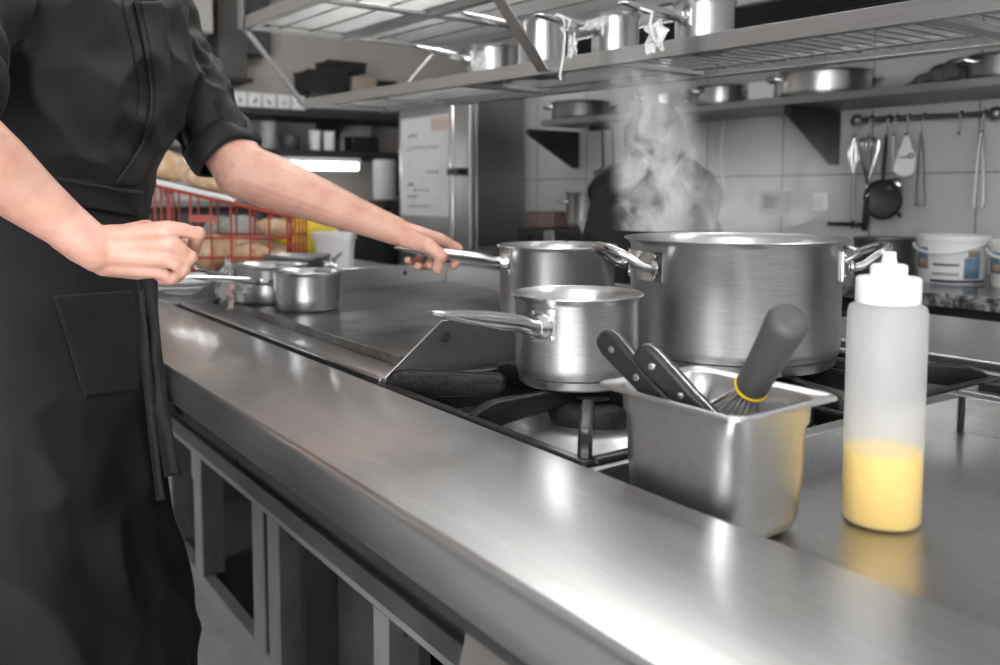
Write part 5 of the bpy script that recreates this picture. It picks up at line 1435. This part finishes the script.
cyl('jar', 'dark low jar on the lower far shelf left of the cups', 'jar', 290, 148, 136, 11, -4.34, 'panel_grey')
fbox('storage_box', 'grey storage box behind the white cups on the lower far shelf', 'box', 340, 124, 372, 149, -4.42, 0.12, 'grey_paint', zb=MT)
fbox('storage_box', 'black box at the right end of the lower far shelf', 'box', 352, 136, 379, 153, -4.30, 0.10, 'black_plastic', zb=MT)
# cabinet hanging on the far wall, duct beside it
def hung_cabinet():
    A = Q(150, -30, x=-4.15); B = Q(214, 33, x=-4.15)
    t = thing('wall_cabinet', 'pale hanging cabinet high on the far wall above the cook', 'cabinet', (-4.37, (A.y+B.y)/2, B.z))
    MB().box(FX+0.002, -4.172, A.y, B.y, B.z, A.z).build('body', MATS['wall_paint'], t, bevel=0.004)
    m = (A.y+B.y)/2
    for a, b in ((A.y+0.003, m-0.002), (m+0.002, B.y-0.003)): MB().box(-4.1715, -4.152, a, b, B.z+0.003, A.z-0.003).build('door', MATS['wall_paint'], t, bevel=0.003)
hung_cabinet()
A = Q(216, 0, x=-4.42); B = Q(243, 90, x=-4.42)
t = thing('duct', 'dark square duct on the far wall left of the rack hanger', 'duct', (-4.5, (A.y+B.y)/2, ZF+0.2))
MB().box(FX+0.002, -4.40, A.y, B.y+0.02, ZF+0.16, 2.749).build('casing', MATS['dark_column'], t, bevel=0.003)
C_ = Q(272, 60, x=-4.46)
MB().box(FX+0.002, -4.47, B.y+0.0205, C_.y, ZF+0.30, 2.749).build('side_casing', MATS['panel_grey'], t, bevel=0.003)
MB().box(FX+0.002, -4.38, A.y-0.02, B.y+0.04, ZF+0.14, ZF+0.1595).build('flange', MATS['cabinet_dark'], t, bevel=0.003)
# dark oven below with paper roll, yellow bag, white tub
def cupboard():
    t = thing('cupboard', 'dark low cupboard against the far wall behind the bread basket', 'cupboard', (-4.3, 1.1, 0))
    y0, y1 = 0.25, Q(332, 200, x=-3.9).y-0.29
    MB().box(-4.595, -4.02, y0, y1, 0.0005, 1.06).build('body', MATS['cabinet_dark'], t, bevel=0.004)
    MB().box(-4.597, -3.99, y0-0.02, y1+0.02, 1.0605, 1.09).build('top', MATS['steel_dull'], t, bevel=0.003)
    for i in range(3):
        a = y0+0.02+i*(y1-y0-0.02)/3; d = MB().box(-4.0195, -4.0, a, a+(y1-y0-0.08)/3, 0.10, 1.03).build('door', MATS['panel_grey'], t, bevel=0.003)
        MB().tube([(-3.9995, a+0.05, 0.86), (-3.97, a+0.05, 0.865), (-3.97, a+0.05, 0.95), (-3.9995, a+0.05, 0.955)], 0.006, 8).build('door_handle', MATS['steel_handle'], d)
cupboard()
def oven():
    A = Q(332, 200, x=-3.9); B = Q(398, 240, x=-3.9)
    y0, y1, zt = A.y-0.25, B.y+0.02, A.z
    t = thing('oven', 'dark steel oven standing at the far end of the aisle', 'oven', (-4.2, (y0+y1)/2, 0))
    MB().box(-4.50, -3.92, y0, y1, 0.10, zt).build('body', MATS['steel_dull'], t, bevel=0.006)
    d = MB().box(-3.9195, -3.90, y0+0.02, y1-0.02, 0.25, zt-0.10).build('door', MATS['cabinet_dark'], t, bevel=0.004)
    MB().tube([(-3.899, y0+0.06, zt-0.14), (-3.865, y0+0.08, zt-0.14), (-3.865, y1-0.08, zt-0.14), (-3.899, y1-0.06, zt-0.14)], 0.010, 10).build('door_handle', MATS['steel_handle'], d)
    for i in range(4): MB().lathe([(0, 0), (0.018, 0), (0.015, 0.02), (0, 0.022)], 16, (-3.919, y0+0.08+i*(y1-y0-0.16)/3, zt-0.05), (1, 0, 0)).build('knob', MATS['black_plastic'], t)
    for y in (y0+0.06, y1-0.06):
        for x in (-4.44, -3.98): MB().lathe([(0, 0), (0.02, 0), (0.02, 0.0995), (0, 0.0995)], 12, (x, y, 0)).build('foot', MATS['cabinet_dark'], t)
    p = Q(385, 198, x=-4.0); k = (p-CAM).dot(_f)/FPX
    r = 11.5*k; q = thing('paper_roll', 'big white paper roll standing on the dark oven beside the fridge', 'paper roll', (p.x, p.y, zt))
    z0 = zt+0.0005; z1 = Q(385, 160, x=p.x).z
    MB().lathe([(0.022, z0+0.002), (r-0.004, z0), (r, z0+0.006), (r, z1-0.006), (r-0.004, z1), (0.022, z1-0.002), (0.022, z0+0.002)], 40, (p.x, p.y, 0)).build('roll', MATS['paper_roll'], q)
    MB().lathe([(0.0175, z0), (0.0215, z0), (0.0215, z1+0.004), (0.0175, z1+0.004), (0.0175, z0)], 24, (p.x, p.y, 0)).build('core', MATS['cardboard'], q)
oven()
# red wire bread basket on the side worktop
def bread_basket():
    d = 2.30; base = P(236, 260, d); z0 = 0.9000
    O = Vector((base.x, base.y, 0)); k = d/FPX
    def pt(px, dep, z): return O+RH*((px-236)*k)+FH*dep+UP*z
    zl_ = P(192, 194, d).z; zr_ = P(288, 216, d).z
    t = thing('bread_basket', 'red wire basket full of bread rolls on the side worktop', 'basket', (O.x, O.y, z0))
    def ztop(px): return zl_+(zr_-zl_)*(px-192)/96
    pxs = [150, 171, 192, 212, 232, 251, 270, 288]
    for nm, dep in (('front_grid', 0.0), ('rear_grid', 0.22)):
        g = MB()
        for px in pxs: g.tube([pt(px, dep, z0+0.0045), pt(px, dep, ztop(px))], 0.0032, 8)
        for f in (0.0, 0.30, 0.62): g.tube([pt(px, dep, z0+0.0045+(min(ztop(288), ztop(px))-z0)*f) for px in (150, 288)], 0.0036, 8)
        g.tube([pt(150, dep, ztop(150)), pt(288, dep, ztop(288))], 0.0045, 8)
        g.build(nm, MATS['red_wire'], t)
    for nm, px in (('side_grid', 150), ('side_grid', 288)):
        g = MB()
        for dep in (0.044, 0.088, 0.132, 0.176): g.tube([pt(px, dep, z0+0.0045), pt(px, dep, ztop(px))], 0.0030, 8)
        for f in (0.0, 0.5, 1.0): g.tube([pt(px, 0, z0+0.0045+(ztop(px)-z0-0.0045)*f), pt(px, 0.22, z0+0.0045+(ztop(px)-z0-0.0045)*f)], 0.0036, 8)
        g.build(nm, MATS['red_wire'], t)
    g = MB()
    for px in (171, 192, 212, 232, 251, 270): g.tube([pt(px, 0, z0+0.0035), pt(px, 0.22, z0+0.0035)], 0.0030, 8)
    g.build('bottom_grid', MATS['red_wire'], t)
    a = P(191, 215, d-0.008); b = P(217, 222, d-0.008)
    o = MB(); o.obox((pt(191, -0.0055, a.z)+pt(217, -0.0055, b.z))/2, RH, FH, UP, 13*k, 0.0015, (a.z-b.z)/2); o.build('name_plate', MATS['red_wire'], t, bevel=0.001)
    # loaves inside
    def loaf(label, px, dep, zc, rx, ry, rz, tilt=0.0, name='bread_roll', grp='bread in the red basket'):
        c = pt(px, dep, zc); m = MB()
        X = (RH*math.cos(tilt)-UP*math.sin(tilt)); Z = (UP*math.cos(tilt)+RH*math.sin(tilt))
        m.ell(c, (rx, ry, rz), (X, FH, Z), 28, 16)
        def dsp(co, no): return folds(co, no, np.eye(3)*18, 0.004, px, None, False)
        me = m.mesh('x'); co = np.array([v.co for v in me.vertices]); no = np.array([v.normal for v in me.vertices]); co = dsp(co, no)
        me.vertices.foreach_set('co', co.ravel()); me.update()
        th = thing(name, label, 'bread', c-UP*rz, grp); place_mesh(me, 'crust', MATS['bread'], th)
        s = MB()
        pts = [c+X*(rx*u*0.75)+Z*(rz*math.sqrt(max(0.05, 1-(u*0.75)**2))*1.0)-FH*(ry*0.12) for u in [-1+2*i/12 for i in range(13)]]
        s.tube(pts, [0.002+0.004*math.sin(PI*i/12) for i in range(13)], 8, flat=0.5); s.build('score', MATS['cardboard'], th)
    zb = z0+0.008
    loaf('round loaf lying left in the red basket', 205, 0.06, zb+0.055, 0.062, 0.050, 0.050)
    loaf('flat floury loaf lying in the middle of the red basket', 246, 0.055, zb+0.045, 0.060, 0.045, 0.038)
    loaf('small roll at the right end of the red basket', 275, 0.06, zb+0.035, 0.028, 0.040, 0.032)
    loaf('long loaf at the back of the red basket', 225, 0.160, zb+0.050, 0.13, 0.040, 0.043)
    loaf('loaf lying on the back loaf in the red basket, behind the yellow bag', 262, 0.150, zb+0.118, 0.058, 0.040, 0.026, 0.2)
    loaf('brown roll in the left corner of the red basket', 172, 0.06, zb+0.06, 0.035, 0.045, 0.05)
    # sloping tray on top of the basket with two long loaves
    sl = math.atan2((zl_-zr_), 96*k); X = (RH*math.cos(sl)-UP*math.sin(sl)); Z = (UP*math.cos(sl)+RH*math.sin(sl))
    cc = pt(186, 0.11, ztop(186)+0.0062)
    tr = thing('bread_tray', 'white tray lying aslant on the red basket under two loaves', 'tray', cc)
    m = MB(); hx, hy = 52*k, 0.12
    m.obox(cc+Z*0.003, X, FH, Z, hx, hy, 0.003); m.build('sheet', MATS['white_plastic'], tr, bevel=0.001)
    m = MB(); m.tube([cc+X*a*hx+FH*b*hy+Z*0.008 for a, b in ((-1, -1), (1, -1), (1, 1), (-1, 1))], 0.005, 8, closed=True); m.build('rim', MATS['white_plastic'], tr)
    def loaf2(label, dx, dy, rx, ry, rz, rot=0.0):
        c = cc+X*dx+FH*dy+Z*(0.006+rz*0.97); m = MB(); A = (X*math.cos(rot)+FH*math.sin(rot)); B = (FH*math.cos(rot)-X*math.sin(rot))
        n = 14; rings = []
        for i in range(n+1):
            u = -1+2*i/n; s = max(0.06, (1-abs(u)**2.4))**0.5
            rings.append([c+A*(u*rx)+B*(ry*s*math.cos(q))+Z*(rz*s*math.sin(q)*(1 if math.sin(q) > 0 else 0.96)-rz*(1-s)*0.5) for q in [2*PI*j/20 for j in range(20)]])
        m.loft(rings); th = thing('bread_loaf', label, 'bread', c-Z*rz, 'loaves on the sloping tray')
        m.build('crust', MATS['bread'], th, subsurf=1)
        s = MB()
        for u in (-0.5, 0, 0.5): s.tube([c+A*((u-0.12+0.24*i/8)*rx)+B*(ry*(-0.4+0.8*i/8))+Z*(rz*math.sqrt(max(0.05, 1-(u*u)-(0.4-0.8*i/8)**2))) for i in range(9)], 0.003, 6)
        s.build('score', MATS['cardboard'], th)
    loaf2('long loaf on the sloping tray nearer the cook', -0.115, -0.02, 0.090, 0.052, 0.044, 0.25)
    loaf2('long floury loaf on the sloping tray farther from the cook', 0.045, -0.03, 0.090, 0.048, 0.036, -0.15)
    # things beyond the basket
    def lumpy(name, label, cat, px, py, dd, rad, m, seed):
        c = P(px, py, dd); c = Vector((c.x, c.y, 0.8995+rad[2]*0.9)); mm = MB(); mm.ell(c, rad, (RH, FH, UP), 26, 16)
        for i in range(3): mm.ell(c+RH*(rad[0]*(0.5-0.5*i))+UP*(rad[2]*0.15*(i-1)), (rad[0]*0.5, rad[1]*0.8, rad[2]*0.8), (RH, FH, UP), 20, 12)
        def dsp(co, no):
            co = folds(co, no, np.eye(3)*22, 0.007, seed); co[:, 2] = np.maximum(co[:, 2], 0.8998); return co
        th = thing(name, label, cat, (c.x, c.y, 0.8995)); place_mesh(organic(mm, 0.005, 2, dsp), 'folds', MATS[m], th)
    lumpy('shopping_bag', 'yellow bag lying behind the red basket under the forearm', 'bag', 305, 224, 2.86, (0.12, 0.08, 0.075), 'yellow_bag', 5)
    lumpy('bread_bag', 'pale grey green bread bags behind the red basket', 'bag', 238, 226, 2.72, (0.11, 0.08, 0.082), 'pale_green', 8)
    p = P(335, 247, 2.62)
    t = thing('tub', 'white plastic tub beyond the griddle under the forearm', 'tub', (p.x, p.y, 0.8995))
    o = MB(); a0, a1 = 0.048, 0.055
    zt = P(335, 235, 2.62).z; o.loft([[Vector((p.x, p.y, z))+RH*a*h+FH*b*h*0.8 for a, b in rrect(-1, 1, -1, 1, 0.25)] for z, h in ((0.9000, a0), (zt-0.012, a1), (zt-0.012, a1+0.005), (zt, a1+0.005))]); o.build('shell', MATS['white_plastic'], t)
    o = MB(); o.loft([[Vector((p.x, p.y, z))+RH*a*h+FH*b*h*0.8 for a, b in rrect(-1, 1, -1, 1, 0.25)] for z, h in ((zt+0.0005, a1+0.008), (zt+0.008, a1+0.008), (zt+0.009, a1))]); o.build('lid', MATS['white_plastic'], t)
bread_basket()

# second cook bent over the granite counter, half hidden by the steam ------------
def cook_two():
    O = P(648, 230, 2.28); O = Vector((O.x, O.y, 0))
    t = thing('person', 'second cook dressed in black bending down behind the steaming stockpot', 'person', O)
    g = (FH*0.93+RH*0.36).normalized(); l = Vector((-g.y, g.x, 0))
    def W(px, py, dd=0.0): return P(px, py, 2.28+dd)
    hip = O-g*0.14+UP*0.86; ch = Vector((O.x, O.y, 1.08))+g*0.02; nk = Vector((O.x, O.y, 1.165))+g*0.07; hd = W(658, 148, 0.02)
    b = MB()
    limb(b, [nk-UP*0.03, nk.lerp(hd, 0.4), hd-UP*0.05], [0.055, 0.052, 0.055])
    b.ell(hd, (0.080, 0.066, 0.096), (g, l, UP), 26, 16); b.ell(hd+g*0.05-UP*0.05, (0.045, 0.05, 0.05), (g, l, UP)); b.ell(hd+g*0.10-UP*0.025, (0.018, 0.013, 0.018), (g, l, UP))
    for s in (-1, 1):
        b.ell(hd+l*(s*0.066)-UP*0.01, (0.016, 0.008, 0.028), (g, l, UP))
        sh = nk+l*(s*0.115)-UP*0.055
        if s < 0: el = W(696, 224, -0.06); ha = W(712, 236, -0.02)
        else: el = W(640, 235, 0.18); ha = W(690, 236, 0.22)
        limb(b, [sh, sh.lerp(el, 0.5), el, el.lerp(ha, 0.6), ha], [0.045, 0.042, 0.038, 0.030, 0.026])
        for f in range(4):
            q = ha+UP*(0.018-f*0.012); d = (ha-el).normalized(); limb(b, [q, q+d*0.05, q+d*0.085-UP*0.008, q+d*0.10-UP*0.022], [0.0115, 0.0098, 0.0088, 0.0078], n=10)
        q = ha+UP*0.02-l*(s*0.01); limb(b, [q, q+d*0.035+UP*0.015, q+d*0.065+UP*0.012], [0.012, 0.0105, 0.009], n=10)
        limb(b, [hip+l*s*0.09, hip+l*s*0.09-UP*0.40+g*0.03, Vector(((hip+l*s*0.09).x, (hip+l*s*0.09).y, 0.07))], [0.07, 0.05, 0.035])
    limb(b, [hip, ch, nk-UP*0.05], [0.09, 0.085, 0.05])
    place_mesh(organic(b, 0.005, 3), 'body', MATS['skin'], t)
    j = MB()
    j.loft([ering(hip-UP*0.06, 0.165, 0.12, g=g, l=l), ering(hip.lerp(ch, 0.35), 0.170, 0.125, g=g, l=l), ering(ch, 0.165, 0.118, g=g, l=l), ering(ch.lerp(nk, 0.6), 0.155, 0.09, g=g, l=l), ering(nk+UP*0.015, 0.08, 0.07, g=g, l=l)])
    for s in (-1, 1):
        sh = nk+l*(s*0.120)-UP*0.04
        el, ha = (W(696, 224, -0.06), W(712, 236, -0.02)) if s < 0 else (W(640, 235, 0.18), W(690, 236, 0.22))
        limb(j, [nk+l*(s*0.08)-UP*0.01, sh, sh.lerp(el, 0.5), el, el.lerp(ha, 0.55)], [0.062, 0.060, 0.056, 0.052, 0.044], n=20)
    def dsp(co, no): return folds(co, no, stretched(g+UP, 6, 16), 0.010, 31)
    limb(j, [ch, nk.lerp(hd, 0.25)], [0.11, 0.070], n=20)
    place_mesh(organic(j, 0.007, 3, dsp), 'jacket', MATS['cook_black'], t)
    tr = MB()
    for s in (-1, 1):
        h = hip+l*s*0.09; limb(tr, [h, h-UP*0.40+g*0.03, Vector((h.x, h.y, 0.09))], [0.095, 0.075, 0.062])
    place_mesh(organic(tr, 0.008, 3), 'trousers', MATS['cook_black'], t)
    for s in (-1, 1):
        h = hip+l*s*0.09; k = Vector((h.x, h.y, 0)); sh = MB(); limb(sh, [k-g*0.04+UP*0.045, k+g*0.05+UP*0.045, k+g*0.15+UP*0.035], [0.043, 0.043, 0.033])
        def fl(co, no): co[:, 2] = np.maximum(co[:, 2], 0.001); return co
        place_mesh(organic(sh, 0.006, 3, fl), 'shoe', MATS['shoe_black'], t)
    h = MB(); h.ell(hd-g*0.016+UP*0.016, (0.088, 0.081, 0.103), (g, l, UP), 28, 16)
    h.ell(hd-g*0.022-UP*0.050, (0.070, 0.068, 0.075), (g, l, UP), 24, 14)
    def cut(co, no):
        d = co-np.array(hd); f = d@np.array(g); z = d[:, 2]
        return np.array(hd)+d*np.where((f > 0.045) & (z < 0.05), 0.78, 1.0)[:, None]
    place_mesh(organic(h, 0.006, 2, cut), 'hair', MATS['hair_dark'], t)
cook_two()

# extractor hood along the back wall
def hood():
    t = thing('extractor_hood', 'dark slatted extractor hood above the wall shelf', 'hood', wp(-0.9, 0.4, 1.76))
    zb = Q(800, 11, y=2.0).z
    m = MB(); x0, x1 = -2.55, 1.4
    wbox(m, x0, x1, 0.72, 0.735, zb-0.02, zb+0.16); wbox(m, x0, x0+0.015, 0.003, 0.7195, zb-0.02, zb+0.16); wbox(m, x1-0.015, x1, 0.003, 0.7195, zb-0.02, zb+0.16); wbox(m, x0+0.016, x1-0.016, 0.003, 0.7195, zb+0.145, zb+0.16)
    m.build('canopy', MATS['steel_rack'], t, bevel=0.003)
    s = MB()
    for i in range(14):
        o_ = 0.02+i*0.043; s2 = wbox(MB(), x0+0.017, x1-0.017, o_, o_+0.027, zb+0.02, zb+0.032); s.add(s2.v, s2.f)
    s.build('baffle_filter', MATS['cabinet_dark'], t)
    for xx in (-2.0, -1.0, 0.0, 1.0):
        q = wbox(MB(), xx-0.30, xx+0.30, 0.655, 0.715, zb-0.004, zb+0.016); lo = q.build('lamp', MATS['hood_fill_light'], t)  # added lamps, unseen, put under the hood to brighten the tiled wall
    d = wbox(MB(), -0.9, -0.5, 0.2, 0.55, zb+0.161, 2.749); d.build('duct', MATS['steel_dull'], t)
hood()

# steam over the stockpot ---------------------------------------------------
def steam():
    x0, x1, y0, y1, z0, z1 = -1.12, -0.52, 0.66, 1.08, 1.066, 1.345
    m = bpy.data.materials.new('steam_vapour'); m.use_nodes = True; nt = m.node_tree
    nt.nodes.remove(nt.nodes['Principled BSDF']); out = nt.nodes['Material Output']
    geo = N(nt, 'ShaderNodeNewGeometry'); pos = geo.outputs['Position']
    sep = N(nt, 'ShaderNodeSeparateXYZ'); nt.links.new(pos, sep.inputs[0])
    def math_(op, a, b=None, c=None):
        n = N(nt, 'ShaderNodeMath', operation=op)
        for i, q in enumerate((a, b, c)):
            if q is None: continue
            if isinstance(q, (int, float)): n.inputs[i].default_value = q
            else: nt.links.new(q, n.inputs[i])
        return n.outputs[0]
    def noise_at(scale, sz, dist, detail, off):
        mp = N(nt, 'ShaderNodeMapping'); mp.inputs['Scale'].default_value = (1, 1, sz); mp.inputs['Location'].default_value = (off, off*0.7, off*0.3); nt.links.new(pos, mp.inputs[0])
        return noise_tex(nt, mp.outputs[0], scale, detail, 0.62, dist)
    h = math_('DIVIDE', math_('SUBTRACT', sep.outputs[2], z0), z1-z0)
    # plume axis drifts: starts over the left half of the pot
    a = Vector((-0.835, 0.845, 1.066)); b = Vector((-0.875, 0.845, 1.345))
    ax = math_('ADD', a.x, math_('MULTIPLY', h, b.x-a.x)); ay = math_('ADD', a.y, math_('MULTIPLY', h, b.y-a.y))
    dx = math_('SUBTRACT', sep.outputs[0], ax); dy = math_('SUBTRACT', sep.outputs[1], ay)
    wob = math_('MULTIPLY', math_('SUBTRACT', noise_at(7, 0.6, 0.5, 2, 3.0), 0.5), 0.11)
    rr = math_('SQRT', math_('ADD', math_('MULTIPLY', dx, dx), math_('MULTIPLY', dy, dy)))
    rr = math_('ADD', rr, wob)
    wid = math_('ADD', 0.040, math_('MULTIPLY', h, 0.030))
    pl = N(nt, 'ShaderNodeMapRange'); pl.interpolation_type = 'SMOOTHSTEP'; nt.links.new(math_('DIVIDE', rr, wid), pl.inputs[0]); pl.inputs[1].default_value = 0.25; pl.inputs[2].default_value = 1.15; pl.inputs[3].default_value = 1; pl.inputs[4].default_value = 0
    # low blanket over the whole pot
    px_ = math_('SUBTRACT', sep.outputs[0], -0.734); py_ = math_('SUBTRACT', sep.outputs[1], 0.908)
    pr = math_('SQRT', math_('ADD', math_('MULTIPLY', px_, px_), math_('MULTIPLY', py_, py_)))
    lo = N(nt, 'ShaderNodeMapRange'); lo.interpolation_type = 'SMOOTHSTEP'; nt.links.new(math_('ADD', pr, wob), lo.inputs[0]); lo.inputs[1].default_value = 0.05; lo.inputs[2].default_value = 0.165; lo.inputs[3].default_value = 1; lo.inputs[4].default_value = 0
    lz = N(nt, 'ShaderNodeMapRange'); lz.interpolation_type = 'SMOOTHSTEP'; nt.links.new(h, lz.inputs[0]); lz.inputs[1].default_value = 0.0; lz.inputs[2].default_value = 0.55; lz.inputs[3].default_value = 0.20; lz.inputs[4].default_value = 0.0
    blanket = math_('MULTIPLY', lo.outputs[0], lz.outputs[0])
    fade = N(nt, 'ShaderNodeMapRange'); fade.interpolation_type = 'SMOOTHSTEP'; nt.links.new(h, fade.inputs[0]); fade.inputs[1].default_value = 0.25; fade.inputs[2].default_value = 1.0; fade.inputs[3].default_value = 1; fade.inputs[4].default_value = 0.0
    plume = math_('MULTIPLY', pl.outputs[0], fade.outputs[0])
    tot = math_('ADD', plume, blanket)
    wisp = N(nt, 'ShaderNodeMapRange'); nt.links.new(noise_at(21, 0.65, 1.7, 6, 14.3), wisp.inputs[0]); wisp.inputs[1].default_value = 0.43; wisp.inputs[2].default_value = 0.66; wisp.inputs[3].default_value = 0.02; wisp.inputs[4].default_value = 1.0
    den = math_('MULTIPLY', math_('MULTIPLY', tot, wisp.outputs[0]), STEAM)
    vs = N(nt, 'ShaderNodeVolumePrincipled'); vs.inputs['Color'].default_value = (0.95, 0.95, 0.95, 1); vs.inputs['Anisotropy'].default_value = 0.0
    nt.links.new(den, vs.inputs['Density']); nt.links.new(vs.outputs[0], out.inputs['Volume'])
    try: m.cycles.volume_step_rate = 0.18
    except Exception: pass
    n = 40; mb = MB()
    prof = [(0.0, 1.0745), (0.115, 1.0745), (0.175, 1.10), (0.205, 1.17), (0.21, 1.26), (0.20, 1.344), (0, 1.344)]
    mb.lathe(prof, n, (-0.80, 0.875, 0))
    o = mb.build('steam', m, None); tag(o, 'white steam rising from the big stockpot', 'steam', None, 'stuff')
STEAM = 34.0
steam()

# ------------------------------------------------------------------ camera, world, view
cam = bpy.data.cameras.new('camera'); co = bpy.data.objects.new('camera', cam); COL.objects.link(co)
cam.sensor_width = 36.0; cam.lens = FPX/1000*36.0
cam.shift_y = -(332.5-PCY)/1000.0; cam.shift_x = 0
co.location = CAM; co.rotation_euler = (PI/2+PITCH, 0, -YAW)
cam.clip_start = 0.02
cam.dof.use_dof = True; cam.dof.focus_distance = 0.98; cam.dof.aperture_fstop = 5.2
SC.camera = co
SC.cycles.volume_bounces = 2
w = bpy.data.worlds.new('world'); SC.world = w; w.use_nodes = True
w.node_tree.nodes['Background'].inputs[0].default_value = (0.5, 0.5, 0.5, 1); w.node_tree.nodes['Background'].inputs[1].default_value = 0.1
vs = SC.view_settings
SC.display_settings.display_device = 'sRGB'
vs.view_transform = 'Standard'; vs.look = 'None'; vs.gamma = 1.0; vs.use_curve_mapping = False; vs.exposure = EXPOSURE
